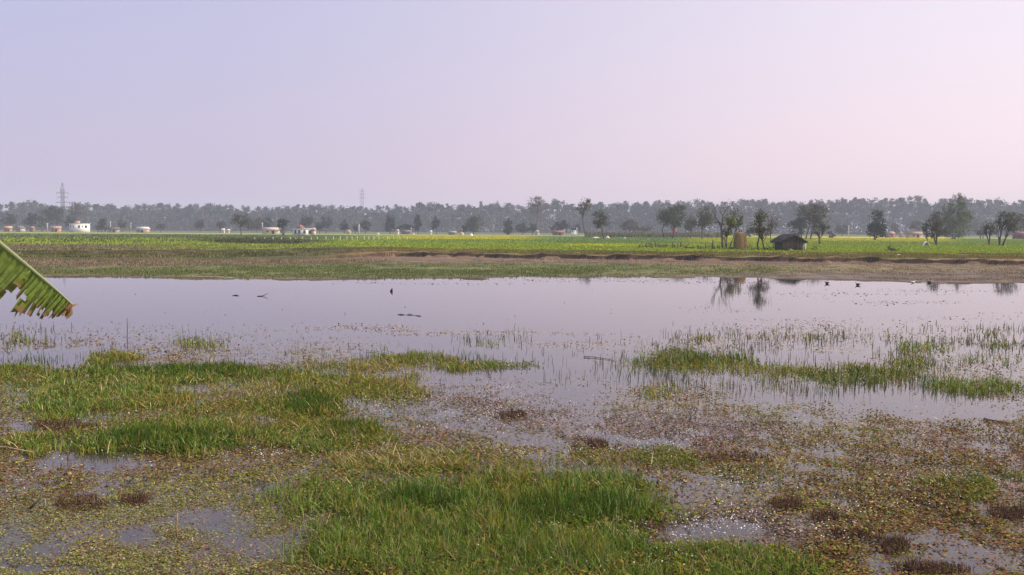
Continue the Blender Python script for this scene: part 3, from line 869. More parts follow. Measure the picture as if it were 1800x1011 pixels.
# trees standing in the field (photo px)
tree('leaning_tree', 'small olive tree with leaning trunk in mustard field, beside distant grey forest', (424, 414), [(422, 386, 14, 9), (430, 394, 9, 9), (416, 384, 7, 6)], G2, 1.0, 1, [[(424.5, 414), (422, 400), (424, 388)]], tr=.28)
tree('field_tree', 'small forked tree in front of long pale roof, near the two-tone house', (498, 415), [(496, 394, 8, 8), (503, 391, 6, 5), (492, 397, 5, 4)], G4, 1.1, 1, [[(498, 415), (498, 404), (496, 396)], [(498, 408), (504, 400)], [(498, 407), (491, 401)]], tr=.3)
tree('tall_thin_tree', 'tallest slender tree with long bare crooked trunk and tuft crown', (1029, 418), [(1031, 358, 9, 10), (1024, 364, 11, 7), (1034, 352, 5, 5), (1020, 371, 5, 4)], G2, .75, 1, [[(1029.5, 418), (1026, 402), (1024.5, 385), (1024, 372), (1028, 362)]], tr=.3)
tree('leaning_tree', 'tree with leaning trunk and ragged grey green crown beside tall slender tree', (1062, 421), [(1055, 382, 13, 10), (1060, 391, 12, 8), (1050, 394, 8, 6), (1053, 373, 8, 6)], G2, .85, 1, [[(1062, 421), (1058, 405), (1055, 392), (1054, 380)]], tr=.3)
tree('round_tree', 'dense dark tree on two trunks with red cloth below its crown', (1182, 420), [(1180, 377, 20, 14), (1170, 382, 13, 12), (1190, 372, 16, 10), (1186, 388, 15, 9)], G1, 1.2, 1, [[(1182, 420), (1184, 406), (1183, 392)], [(1168, 419), (1164, 405), (1168, 393)]], tr=.34)
tree('field_tree', 'slim drooping tree between the red cloth and the twin grey trees', (1214, 420), [(1214, 388, 10, 14), (1208, 398, 7, 8)], G2, .7, 1, [[(1214, 420), (1216, 405), (1213, 390)]], twig=1, tr=.24)
tree('field_tree', 'broad grey green tree whose straight trunk stands west of bare tree', (1234, 421), [(1236, 374, 15, 12), (1232, 388, 17, 12), (1242, 385, 12, 12)], G2, .85, 1, [[(1234, 421), (1234, 405), (1236, 386)]], twig=.6, tr=.3)
tree('field_tree', 'thin sparse tree between broad grey tree and bare tree', (1246, 414), [(1248, 388, 9, 14)], G5, .5, 1, [[(1246, 414), (1246, 398), (1248, 386)]], twig=1, tr=.2)

# bare tree beside the leafy one, drawn as limbs
def limb_tree(name, label, base, limbs_px, r0, bark, Y=None):
    bx, by = base
    if Y is None: Y = depth_of(bx, by)
    X, _ = at(bx, Y); s = Y / F; zb = float(gz(X, Y)) - .05
    root = thing(name, label, 'tree', (X, Y, zb))
    tm, tw = MB(), MB()
    def w3(p, dy): 
        q_ = at(p[0], Y + dy, p[1]); return np.array([q_[0] - X, dy, q_[1] - zb])
    for k, (pts, ra, rb) in enumerate(limbs_px):
        dys = np.linspace(0, RNG.normal(0, .6) if k else 0, len(pts))
        W = [w3(p, dy) for p, dy in zip(pts, dys)]
        if k == 0: W[0][2] = 0
        (tm if k < 3 else tw).tube(W, list(np.linspace(ra, rb, len(W)) * r0), jit(bark, 1)[0], 6)
        if k:
            for _ in range(4):
                i = RNG.integers(max(0, len(W) - 2), len(W)); p0 = W[i]
                p1 = p0 + RNG.normal(0, 1, 3) * 4.5 * s + np.array([0, 0, 4 * s]); p2 = p1 + RNG.normal(0, 1, 3) * 3 * s
                tw.tube([p0, p1, p2], [.3 * rb * r0 + .02, .03, .018], jit(bark, 1)[0], 4)
    tm.build('trunk', M_bark, root); tw.build('crown', M_bark, root)
    return root
limb_tree('bare_tree', 'leafless forked tree beside the leafy tree and haystack', (1270, 437),
          [([(1270, 437), (1270, 420), (1268, 405), (1267, 395)], 1.2, .7), ([(1267, 396), (1262, 388), (1257, 380), (1253, 372)], .6, .3), ([(1268, 398), (1270, 388), (1271, 378), (1276, 370), (1279, 365)], .65, .25),
           ([(1257, 382), (1259, 375), (1257, 370)], .3, .15), ([(1271, 380), (1266, 373), (1268, 367)], .3, .15), ([(1264, 391), (1258, 391), (1256, 393)], .35, .2), ([(1270, 386), (1277, 378), (1283, 374)], .3, .15)], .2, (.13, .105, .09))
tree('leafy_tree', 'lush green leafy tree between bare tree and haystack', (1278, 437), [(1285, 385, 9, 8), (1279, 393, 8, 7), (1289, 393, 9, 8), (1299, 390, 6, 7), (1278, 405, 7, 7), (1284, 410, 7, 5), (1275, 412, 4, 4)], G3, 1.1, 1.15,
     [[(1278, 437), (1277, 422), (1280, 408), (1284, 392)], [(1278, 430), (1273, 418), (1276, 408)], [(1282, 405), (1298, 394)]], tr=.13, clump=.4)
tree('olive_tree', 'sparse olive tree behind the leafy tree, above the haystack', (1300, 425), [(1296, 376, 10, 9), (1301, 386, 5, 9)], G2, .6, 1, [[(1299, 425), (1299, 405), (1297, 384)]], twig=.6, tr=.2)
tree('scrubby_tree', 'twin-trunked olive tree with wispy upper crown between haystack and hut', (1333, 441), [(1337, 402, 15, 9), (1330, 406, 12, 6), (1343, 408, 10, 7), (1338, 377, 12, 9), (1334, 386, 9, 7)], [(.085, .1, .04), (.1, .1, .05), (.12, .12, .05)], .85, 1,
     [[(1333, 442), (1332, 428), (1335, 414), (1337, 400), (1337, 384)], [(1344, 440), (1341, 426), (1338, 416)]], twig=1.2, tr=.16, clump=.42)
tree('twiggy_tree', 'thin leafless twiggy tree close behind twin-trunked olive tree', (1356, 428), [(1358, 388, 12, 12), (1354, 400, 9, 9)], G5, .3, .8, [[(1355, 428), (1354, 412), (1357, 395)]], twig=2.2, tr=.15)
tree('spreading_tree', 'wide spreading olive tree with slanting trunk behind the hut', (1417, 421), [(1425, 368, 24, 9), (1438, 372, 18, 10), (1412, 375, 12, 8), (1430, 384, 16, 10), (1445, 385, 12, 8), (1436, 398, 13, 8)], G2, .95, 1,
     [[(1416, 421), (1420, 408), (1424, 390), (1424, 372)], [(1424, 392), (1440, 378)], [(1424, 418), (1428, 400), (1434, 386)]], twig=.6, tr=.3)
tree('dark_tree', 'low dense dark green tree directly behind hut roof', (1408, 420), [(1396, 391, 12, 8), (1406, 396, 12, 9), (1411, 388, 9, 7), (1402, 406, 12, 7)], G4, 1.2, 1, [[(1409, 420), (1408, 406), (1404, 394)]], tr=.28)
tree('forked_tree', 'thin forked tree with bent trunk in mustard east of hut', (1440, 430), [(1443, 400, 11, 8), (1451, 397, 8, 6), (1436, 408, 6, 5)], G2, .55, 1, [[(1440, 430), (1440, 422), (1445, 413), (1449, 402)], [(1443, 416), (1438, 406)]], twig=1.2, tr=.2)
tree('shrub', 'low dark shrub in mustard between spreading tree and oval tree', (1461, 419), [(1459, 412, 7, 6), (1464, 416, 5, 4)], G4, .9, 1, None, tr=.12, cat='shrub')
tree('oval_tree', 'solitary dark oval tree standing in the yellow mustard', (1537, 423), [(1541, 379, 9, 10), (1540, 392, 13, 13), (1537, 404, 13, 10), (1546, 403, 11, 10), (1530, 408, 6, 7), (1549, 412, 6, 6)], G4, 1.25, 1, [[(1537, 423), (1537, 414), (1540, 395)], [(1537, 420), (1546, 408)]], tr=.3)
tree('scrubby_tree', 'grey twiggy tree with stout stump-like trunk near white shelter', (1647, 432), [(1645, 383, 13, 10), (1638, 395, 12, 11), (1650, 397, 12, 12), (1645, 412, 11, 7), (1655, 408, 9, 7)], [(.11, .1, .075), (.1, .095, .06), (.12, .11, .06)], .7, 1,
     [[(1647, 432), (1646, 422), (1648, 410), (1645, 390)], [(1647, 424), (1640, 412), (1636, 398)]], twig=1.4, tr=.24)
tree('slim_tree', 'slim dark tree right behind the white field shelter', (1630, 427), [(1629, 405, 6, 9), (1627, 398, 5, 6), (1631, 413, 5, 5)], G4, .8, 1, [[(1630, 428), (1629, 416), (1629, 400)]], twig=.6, tr=.16)
tree('bamboo_clump', 'big fountain shaped bamboo clump with yellow green plumes', (1676, 421),
     [(1664, 372, 9, 14), (1674, 366, 8, 12), (1692, 368, 9, 14), (1684, 378, 12, 14), (1668, 388, 14, 14), (1696, 386, 12, 12), (1704, 378, 7, 8), (1680, 400, 20, 14), (1664, 405, 12, 10), (1674, 413, 16, 7), (1686, 350, 5, 8)], G6, 1.1, 1.0,
     [[(1676, 421), (1672, 400), (1666, 372)], [(1677, 421), (1682, 395), (1690, 365)], [(1674, 421), (1675, 395), (1674, 365)], [(1678, 421), (1690, 398), (1704, 378)], [(1678, 421), (1684, 380), (1686, 352)]], tr=.2, bark=(.1, .11, .05), cat='bamboo', clump=.3)
tree('small_tree', 'small flat-topped green tree just past the bamboo clump', (1704, 415), [(1712, 392, 10, 7), (1706, 400, 9, 7), (1716, 399, 7, 6)], G1, 1.0, 1, [[(1704, 415), (1707, 402), (1711, 392)]], tr=.3)
tree('pollard_tree', 'stout short trunk with thin brush of twigs, first of the eastern pair', (1739, 432), [(1742, 396, 12, 9), (1750, 404, 9, 8), (1735, 406, 6, 7)], G2, .5, 1, [[(1738.5, 432), (1740, 418), (1741, 402)], [(1740, 412), (1733, 405)]], twig=1.3, tr=.22)
tree('field_tree', 'broader leaning olive tree with dark trunk at the eastern end of field', (1757, 434), [(1770, 382, 16, 10), (1764, 393, 12, 10), (1780, 392, 14, 10), (1775, 403, 10, 7)], G2, .8, 1, [[(1757, 435), (1758, 418), (1761, 402), (1768, 385)], [(1758, 416), (1754, 408)], [(1762, 400), (1780, 390)]], twig=.8, tr=.24)
tree('field_tree', 'half hidden brownish tree above the long brick red roof', (1800, 420), [(1796, 388, 14, 12), (1806, 398, 16, 12)], G2, .9, 1, [[(1802, 420), (1800, 400)]], tr=.3)
tree('field_tree', 'pale twiggy bush behind the stout short trunk', (1728, 421), [(1728, 404, 8, 10)], G5, .5, 1, [[(1728, 421), (1728, 408)]], twig=1.4, tr=.16)
tree('bush', 'ragged little bush on the field edge below the oval tree', (1567, 443), [(1566, 439, 9, 4), (1563, 436, 4, 4), (1574, 440, 6, 3)], [(.09, .1, .04), (.12, .1, .06)], .7, .9, [[(1567, 443), (1566, 440)]], twig=1, tr=.03, cat='bush')
tree('pale_bare_tree', 'tall pale leafless tree rising above the forest edge', (945, 410), [(938, 355, 14, 8), (950, 352, 13, 7), (944, 366, 17, 10), (942, 382, 16, 12)], [(.17, .15, .13), (.2, .175, .15), (.13, .13, .09)], .32, .85, [[(945, 410), (945, 390), (944, 370), (944, 355)]], twig=2.0, tr=.5, Y=640, bark=(.14, .12, .1))
tree('pale_bare_tree', 'pink grey leafless tree poking above the bamboo clump', (1686, 414), [(1682, 347, 8, 7), (1694, 349, 7, 5)], [(.22, .18, .16), (.18, .15, .13)], .4, .9, [[(1686, 414), (1686, 385), (1685, 352)]], twig=2.0, tr=.4, Y=560, bark=(.17, .14, .12))
tree('pale_bare_tree', 'dull brown leafless tree between pylon and white flat-roofed house', (133, 410), [(132, 362, 9, 9), (137, 374, 13, 12)], [(.15, .12, .11), (.12, .1, .09)], .55, 1, [[(133, 410), (133, 385), (132, 364)]], twig=1.5, tr=.4, Y=660)

# hazy trees and thickets of the village, before the forest
VILL = [  # label, px, crown cy, rx, ry, Y, palette, extra
    ('dark low tree above the orange roofed house at the village edge', 16, 384, 13, 10, 640, G4), ('dark bushy tree behind the cluster of low thatched huts', 55, 385, 14, 11, 620, G4),
    ('pale green tree east of the dark bushy tree, before the pylon', 74, 386, 9, 11, 660, G1), ('broad dark tree close in front of the pylon foot', 93, 376, 19, 15, 690, G4),
    ('thin bluish tree behind the white two-storey flat-roofed house', 122, 388, 9, 9, 640, G4), ('round dark solitary tree between white house and brown thatched hut', 179, 394, 9, 11, 590, G4),
    ('low hazy tree above the brown thatched hut', 215, 393, 8, 8, 640, G2), ('hazy olive bush past the white and orange cottage', 282, 398, 9, 6, 640, G2), ('grey green tree in haze, midway to the leaning field tree', 352, 394, 9, 8, 620, G2),
    ('hazy olive tree close behind the small white block', 388, 395, 9, 7, 640, G2), ('wide thicket tree behind the long pale roof', 452, 393, 16, 10, 640, G2), ('dark small tree rising over the long pale roof', 470, 390, 9, 8, 650, G4),
    ('hazy tree behind the red pyramid roof', 538, 388, 14, 9, 650, G4), ('low dark tree just east of two-tone house', 562, 397, 9, 8, 600, G4), ('dark rounded tree behind the low wall of shrubs past two-tone house', 573, 390, 10, 9, 630, G4),
    ('dark dome shaped tree before the straw coloured hut', 605, 396, 9, 8, 600, G4), ('small dark tree next to the white pole', 625, 399, 5, 6, 600, G4), ('bushy dark tree just behind the white pole', 642, 395, 10, 8, 610, G4),
    ('tall dark columnar tree near the small white block beyond the posts', 686, 392, 9, 14, 600, G4), ('long low dark thicket east of columnar tree', 711, 399, 14, 6, 590, G4), ('slender dark tree beside the thicket', 735, 390, 8, 13, 600, G4),
    ('dark conical tree near tiny white hut', 767, 392, 8, 11, 590, G4), ('big olive tree beside the pointed straw stack', 832, 390, 15, 15, 580, G1), ('small dark tree at foot of pointed straw stack', 817, 402, 7, 6, 570, G4),
    ('dark tree with two rounded lobes before the forest gap', 893, 397, 10, 13, 560, G4), ('dense shrub-like tree west of pale leafless tree', 918, 399, 12, 8, 590, G4), ('dense shrub-like tree under pale leafless tree', 936, 400, 9, 7, 590, G4),
    ('broad round dark tree near white building with posts', 985, 396, 14, 10, 570, G4), ('small dark tree right behind white building with posts', 1012, 401, 8, 6, 590, G4), ('wide dome shaped grey green tree beyond tall crop strip', 1107, 395, 18, 10, 560, G2),
    ('hazy low thicket right of the dome shaped tree', 1133, 402, 12, 5, 560, G2), ('dim round tree behind the haystack', 1318, 408, 8, 7, 470, G4), ('hazy low tree east of spreading tree', 1480, 402, 12, 8, 640, G2),
    ('thin bare grey tree above pink house', 1573, 400, 6, 8, 560, G5), ('hazy tree close behind cream house', 1612, 396, 13, 8, 640, G2), ('low grey bush before small flat-topped tree', 1723, 408, 8, 5, 440, G2)]
for lb, px0, cyy, rx, ry, Y, pal in VILL:
    j = RNG.normal(0, 1, 6)
    tree('village_tree', lb, (px0, hor(px0) + 2.8 * F / Y), [(px0, cyy, rx * .8, ry * .85), (px0 - rx * .45, cyy + ry * .3, rx * .55, ry * .6), (px0 + rx * .45, cyy + ry * .2 + j[0], rx * .55, ry * .65), (px0 + j[1] * 2, cyy - ry * .4, rx * .5, ry * .5),
         (px0 + j[2] * 2, cyy + ry * .7, rx * .7, ry * .45)], pal, 1.0, 1.0, None, tr=.3, Y=Y, group='trees around the village', limbs=False)

tree('bank_shrub', 'dark green shrub on overgrown bank, broadest of the bank shrubs', (386, 452), [(380, 447, 14, 5), (394, 449, 10, 5), (372, 450, 8, 4)], G1, .9, .9, [[(386, 452), (386, 448)]], tr=.03, cat='shrub', Y=123)
tree('bank_shrub', 'small dark shrub on overgrown bank east of the broadest shrub', (432, 450), [(430, 446, 8, 5), (438, 448, 6, 4)], G1, .9, .9, [[(432, 450), (432, 447)]], tr=.03, cat='shrub', Y=123)
tree('bank_shrub', 'olive shrub on overgrown bank at the broken edge of tall grass', (305, 455), [(303, 450, 10, 5), (313, 452, 7, 4)], G2, .9, .9, [[(305, 455), (305, 451)]], tr=.03, cat='shrub', Y=121)
tree('bank_shrub', 'dark shrub half hidden beside the banana leaf on overgrown bank', (178, 454), [(176, 450, 9, 5), (186, 452, 8, 3)], G1, .9, .9, [[(178, 454), (178, 451)]], tr=.03, cat='shrub', Y=123)

# ------------------------------------------------------------------ the forest: one mass
PROF = [(-600, 352), (0, 357), (60, 354), (100, 362), (150, 359), (250, 361), (370, 357), (450, 363), (540, 360), (600, 363), (655, 366), (690, 360), (760, 357), (830, 360), (862, 355), (920, 362), (980, 352), (1020, 360), (1080, 357), (1120, 354),
        (1180, 353), (1220, 350), (1262, 356), (1300, 349), (1340, 350), (1380, 358), (1440, 351), (1500, 350), (1550, 347), (1600, 346), (1640, 351), (1660, 346), (1700, 347), (1740, 351), (1800, 350), (2400, 348)]
PX, PY = np.array(PROF).T
parts = []; barkp = MB()
FP = np.array([[.045, .07, .06], [.058, .078, .058], [.085, .08, .068], [.045, .068, .065], [.11, .09, .078], [.062, .08, .056]])  # leaf colours with the grey blue of distance haze mixed in
for row in range(8):
    Y0 = 1000 + row * 32
    px0 = -420.0
    while px0 < 2220:
        px0 += RNG.uniform(7, 19) if row < 4 else RNG.uniform(5, 13)
        Y = Y0 + RNG.uniform(-12, 12)
        X, _ = at(px0, Y)
        ytop = np.interp(px0, PX, PY) - 3.5 + (np.abs(RNG.normal(0, 4.5)) if RNG.uniform() < .3 else RNG.uniform(6, 20))
        z1 = at(px0, Y, ytop)[1]; hgt = z1 - FZ
        cr = RNG.uniform(3.0, 7.5)
        nb_ = RNG.integers(4, 8)
        c = FP[RNG.integers(0, len(FP))] * RNG.uniform(.8, 1.2)
        for k in range(nb_):
            f_ = RNG.uniform(.32, 1.0) if k else .93
            r_ = cr * (1.15 - .75 * f_) * RNG.uniform(.7, 1.2) if k else cr * .5
            off = RNG.normal(0, 1, 2) * cr * .45 * (1.1 - f_ * .7)
            nq = int(40 * RNG.uniform(.8, 1.3))
            q_ = RNG.normal(0, .55, (nq, 3)) * np.array([r_, r_, r_ * .8])
            Pq = np.array([X + off[0], Y + off[1], FZ + hgt * f_ - r_ * .6]) + q_
            Pq[:, 2] = np.clip(Pq[:, 2], FZ + .5, FZ + hgt + .4)
            parts.append(quads_rand(Pq, RNG.uniform(1.3, 2.7, nq), jit(c, nq, .2, .06)))
        sh = 16
        Pq = np.array([X, Y, FZ]) + RNG.normal(0, 1, (sh, 3)) * np.array([5, 4, 0]) + np.abs(RNG.normal(0, 1, (sh, 3))) * np.array([0, 0, 5.5])
        parts.append(quads_rand(Pq, RNG.uniform(1.6, 3.2, sh), jit((.06, .06, .045), sh, .2, .08)))
        if row < 3:
            bk = jit((.17, .14, .12), 1)[0]
            barkp.tube([(X, Y, FZ - .2), (X + RNG.normal(0, .4), Y, FZ + hgt * .5), (X + RNG.normal(0, .6), Y, FZ + hgt * .85)], [.42, .32, .14], bk, 5)
            sh = int(RNG.uniform(20, 50))      # undergrowth
            Pq = np.array([X, Y - 6, FZ]) + RNG.normal(0, 1, (sh, 3)) * np.array([6, 3, 0]) + np.abs(RNG.normal(0, 1, (sh, 3))) * np.array([0, 0, 4.2])
            parts.append(quads_rand(Pq, RNG.uniform(1.0, 2.2, sh), jit((.085, .08, .055), sh, .2, .08)))
bl = np.concatenate([np.array(f) for f in barkp.f])
parts.append((np.array(barkp.v), bl, np.array([len(f) for f in barkp.f]), np.array(barkp.c)))
o = mesh_np('forest', *merge(parts), M_leaf)
tag(o, 'continuous grey green forest closing the far side of the fields', kind='stuff')

# ------------------------------------------------------------------ pylons and poles
def pylon(label, px0, Y, ytop, ybase_w, ytop_w, arms):
    X, z1 = at(px0, Y, ytop); s = Y / F
    zb = FZ
    root = thing('pylon', label, 'pylon', (X, Y, zb))
    h_ = z1 - zb
    waist = .52; w0, w1 = ybase_w * s / 2, ytop_w * s / 2
    lg = MB(); br = MB(); am = MB()
    def hw(f_): return w0 + (w1 - w0) * min(f_ / waist, 1) if f_ < .9 else w1 * (1 - (f_ - .9) / .1 * .9)
    lv = [0, .14, .27, .38, .46, .52, .58, .64, .7, .76, .82, .88, 1.0]
    r_ = .19
    for sx in (-1, 1):
        for sy in (-1, 1):
            leg = MB(); leg.tube([(sx * hw(f_), sy * hw(f_), h_ * f_) for f_ in lv], [r_ * (1 - .4 * f_) for f_ in lv], (1, 1, 1), 5); leg.build('leg', M_metal, root)
    for a_, b_ in zip(lv[:-1], lv[1:]):
        for fc in range(4):
            cs = [(-1, -1), (1, -1), (1, 1), (-1, 1)]
            p, q_ = cs[fc], cs[(fc + 1) % 4]
            br.tube([(p[0] * hw(a_), p[1] * hw(a_), h_ * a_), (q_[0] * hw(b_), q_[1] * hw(b_), h_ * b_)], .055, (1, 1, 1), 4)
            br.tube([(q_[0] * hw(a_), q_[1] * hw(a_), h_ * a_), (p[0] * hw(b_), p[1] * hw(b_), h_ * b_)], .055, (1, 1, 1), 4)
    br.build('bracing', M_metal, root)
    for ya, wa in arms:
        za = at(px0, Y, ya)[1] - zb; L = wa * s / 2
        arm = MB()
        for sy in (-1, 1):
            arm.tube([(-L, 0, za), (-w1, sy * w1, za - .2), (w1, sy * w1, za - .2), (L, 0, za)], .13, (1, 1, 1), 4)
        arm.tube([(-L, 0, za), (0, 0, za + 1.4), (L, 0, za)], .07, (1, 1, 1), 4)
        for sx in (-1, 1):
            arm.tube([(sx * L, 0, za), (sx * L, 0, za - 1.6)], .09, (1, 1, 1), 4)
        arm.build('crossarm', M_metal, root)
pylon('lattice power pylon with three crossarms standing before the forest edge', 109.5, 700, 321, 17, 4.2, [(339, 21), (347, 18), (356, 24)])
pylon('faint far power pylon showing only its top above the forest', 636.5, 1350, 330, 14, 4, [(336, 10), (342, 10), (348, 11)])

POLES = [(83, 392, 604, 'white wayside pole beside the orange walled hut', .2), (194, 389, 610, 'thin pale pole standing above the brown thatched hut', .17), (230, 391, 630, 'thin grey pole west of the white and orange cottage', .15), (461, 391, 520, 'pale pole at the near end of long pale roof', .17),
         (631, 394, 500, 'thick white pole rising from the field, tallest near the posts', .24), (723, 400, 560, 'short grey pole amid the long low thicket', .13), (992, 402, 520, 'short pole west of the white building with posts', .13), (1014, 400, 500, 'pole right against the white building with posts', .15), (1492, 396, 520, 'pale pole in haze past the spreading tree', .2), (868, 394, 640, 'faint grey pole in the forest gap beyond big olive tree', .16)]
for px0, ytop, Y, lb, r_ in POLES:
    X, z1 = at(px0, Y, ytop)
    root = thing('utility_pole', lb, 'pole', (X, Y, FZ - .1), 'poles around the village')
    a_ = MB(); a_.tube([(0, 0, 0), (0, 0, z1 - FZ + .1)], [r_ * 1.25, r_], (.5, .48, .46), 8); a_.build('shaft', M_paint, root)
    b_ = MB(); b_.box((0, 0, z1 - FZ - .5), (1.5, .14, .14), (.4, .38, .36), .5); b_.build('crossarm', M_paint, root)

# ------------------------------------------------------------------ houses
def put(root, mb, name, mat, parent=None):
    return mb.build(name, mat, parent or root)

def flat_house(label, px0, px1, px2, ybase, ytop, Y, wallc, storeys, tank=True):
    """flat-roofed block seen on its corner px1; faces px0-px1 and px1-px2"""
    X, z1 = at(px1, Y, ytop); s = Y / F
    L = (px1 - px0) * s * 1.414; Wd = (px2 - px1) * s * 1.414
    root = thing('flat_roofed_house', label, 'house', (X, Y, FZ)); root.rotation_euler.z = R(45)
    h_ = z1 - FZ
    # local: corner nearest camera at origin; +x runs right-back, +y runs left-back
    a_ = MB(); a_.box((Wd / 2, L / 2, h_ / 2 - .2), (Wd, L, h_ + .4), wallc); put(root, a_, 'wall', M_paint)
    rf = MB(); rf.box((Wd / 2, L / 2, h_ + .16), (Wd + .7, L + .7, .3), tuple(c * .8 for c in wallc)); roof = put(root, rf, 'roof', M_paint)
    zw = h_ * (.68 if storeys == 2 else .56)
    for k in (.27, .73):
        wn_ = MB(); wn_.box((Wd * k, -.02, zw), (1.25, .12, 1.5), (.03, .03, .035)); f0 = put(root, wn_, 'window', M_paint)
        sl = MB(); sl.box((Wd * k, -.09, zw - .8), (1.5, .2, .1), (.5, .48, .45)); put(root, sl, 'sill', M_paint, f0)
        wn_ = MB(); wn_.box((-.02, L * k, zw), (.12, 1.25, 1.5), (.03, .03, .035)); f0 = put(root, wn_, 'window', M_paint)
        sl = MB(); sl.box((-.09, L * k, zw - .8), (.2, 1.5, .1), (.5, .48, .45)); put(root, sl, 'sill', M_paint, f0)
    if storeys == 2:
        dr = MB(); dr.box((Wd * .5, -.02, zw + .1), (.7, .12, 1.0), (.05, .045, .04)); put(root, dr, 'window', M_paint)
    return root, h_, Wd, L
r1, h_, Wd, L = flat_house('white two-storey flat-roofed house with small orange rooftop room', 113, 131.5, 150, 406, 393.5, 600, (.8, .79, .78), 2)
a_ = MB(); a_.box((Wd * .3, L * .35, h_ + 1.0), (2.6, 2.4, 1.4), (.5, .3, .2)); rr_ = put(r1, a_, 'rooftop_room', M_paint)
a_ = MB(); a_.box((Wd * .3, L * .35, h_ + 1.78), (3.0, 2.8, .15), (.45, .4, .38)); put(r1, a_, 'roof', M_paint, rr_)
r2_, h_, Wd, L = flat_house('small two-tone house with white lit face and red pyramid roof behind parapet', 511, 530, 546, 414, 403, 436, (.76, .75, .74), 1)
a_ = MB()
w_ = 1.7
a_.add([(Wd * .35 - w_, L * .55 - w_, h_ + .3), (Wd * .35 + w_, L * .55 - w_, h_ + .3), (Wd * .35 + w_, L * .55 + w_, h_ + .3), (Wd * .35 - w_, L * .55 + w_, h_ + .3), (Wd * .35, L * .55, h_ + 2.3)], [(0, 1, 4), (1, 2, 4), (2, 3, 4), (3, 0, 4), (3, 2, 1, 0)], (.3, .13, .09))
put(r2_, a_, 'pyramid_roof', M_paint)

def hut(name, label, px0, wpx, hpx, Y, wallc, roofc, rz=0.0, door=True, cat='house', gable=False, zoff=0.0):
    X, _ = at(px0, Y); s = Y / F
    W_, H_ = wpx * s, hpx * s + 1.1
    D_ = W_ * .75 if W_ < 6 else W_ * .5
    root = thing(name, label, cat, (X, Y, FZ)); root.rotation_euler.z = rz
    wh = H_ * .62
    a_ = MB(); a_.box((0, 0, wh / 2 - .1), (W_ * .9, D_, wh + .2), wallc)
    put(root, a_, 'wall', M_paint)
    rf = MB(); e = .5
    x0, y0 = W_ / 2 + e * .3, D_ / 2 + e
    if gable:
        vs = [(-x0, -y0, wh - .15), (x0, -y0, wh - .15), (x0, y0, wh - .15), (-x0, y0, wh - .15), (0, -y0, H_), (0, y0, H_)]
        rf.add(vs, [(0, 4, 5, 3), (4, 1, 2, 5), (0, 1, 4), (2, 3, 5), (3, 2, 1, 0)], roofc)
    else:
        vs = [(-x0, -y0, wh - .15), (x0, -y0, wh - .15), (x0, y0, wh - .15), (-x0, y0, wh - .15), (-x0, 0, H_), (x0, 0, H_)]
        rf.add(vs, [(0, 1, 5, 4), (2, 3, 4, 5), (0, 4, 3), (1, 2, 5), (3, 2, 1, 0)], roofc)
    put(root, rf, 'roof', M_paint)
    if door:
        d_ = MB(); d_.box((W_ * .12, -D_ / 2 - .03, wh * .42), (W_ * .16, .1, wh * .8), (.05, .04, .035)); put(root, d_, 'door', M_paint)
        d_ = MB(); d_.box((-W_ * .2, -D_ / 2 - .03, wh * .58), (W_ * .13, .1, wh * .34), (.05, .045, .04)); put(root, d_, 'window', M_paint)
    return root
THATCH = (.2, .155, .11); TILE = (.28, .12, .08); TIN = (.5, .47, .46)
hut('village_house', 'orange roofed house at the village edge below dark low tree', 14, 13, 7, 600, (.36, .25, .18), (.5, .3, .2), .3)
hut('village_house', 'dull grey house with white lit gable, east of orange roofed house', 36, 13, 7, 610, (.45, .42, .4), (.2, .17, .15), -.3, gable=True)
hut('village_hut', 'small pointed thatched hut west of the orange walled hut', 57, 8, 7, 600, (.25, .18, .13), (.3, .2, .14), 0, False, 'hut', True)
hut('village_hut', 'orange walled hut with reddish tin roof beside the white pole', 98, 17, 7.5, 590, (.55, .29, .17), (.36, .25, .22), .2, True, 'hut')
hut('village_hut', 'brown thatched hut with pale posts below thin pole', 199, 20, 6, 585, (.42, .38, .35), (.14, .105, .085), .1, True, 'hut')
hut('village_house', 'white and orange cottage with pale roof beyond the mustard', 251, 22, 7, 600, (.5, .36, .27), (.62, .58, .56), -.25)
hut('village_hut', 'tiny white block house behind leaning field tree', 392, 6, 5, 580, (.8, .78, .76), (.6, .5, .45), .4, True, 'hut')
hut('village_hut', 'low grey white shed next to tiny white block house', 401, 6, 4, 585, (.62, .6, .58), (.5, .48, .46), .3, False, 'hut')
hut('village_house', 'long low house with wide pale pitched roof and white gable', 477, 30, 8, 520, (.6, .52, .46), (.55, .43, .36), .15)
hut('village_hut', 'pinkish roofed lean-to shed against the two-tone house', 550.5, 8, 9, 440, (.6, .48, .4), (.4, .27, .23), -.3, False, 'shed')
hut('village_hut', 'low straw coloured hut beside dark dome shaped tree', 613, 8, 4, 560, (.45, .36, .26), (.55, .44, .3), 0, False, 'hut', True)
hut('village_hut', 'tiny white hut with narrow front near columnar tree', 699, 4.5, 6, 520, (.72, .68, .64), (.6, .5, .45), .5, False, 'hut', True)
hut('village_hut', 'long brown roofed shed among the low thicket', 714, 17, 4, 570, (.2, .15, .13), (.22, .15, .13), 0, False, 'shed')
hut('village_hut', 'tiny pale hut close to dark conical tree', 757, 4, 4, 545, (.7, .66, .62), (.55, .5, .46), .4, False, 'hut')
hut('village_hut', 'flat brown shed west of the pointed straw stack', 795, 14, 3, 545, (.25, .2, .18), (.32, .27, .25), 0, False, 'shed')
hut('village_hut', 'small pinkish hut under the pale leafless tree', 944, 7, 6, 520, (.6, .42, .36), (.5, .4, .36), .3, False, 'hut', True)
hut('village_house', 'low brick red roofed house before broad round dark tree', 981, 21, 5, 530, (.3, .17, .14), (.27, .12, .1), .1)
hut('village_house', 'long red roofed house at the far eastern end of field', 1796, 28, 9, 430, (.2, .1, .085), (.27, .13, .11), -.1)
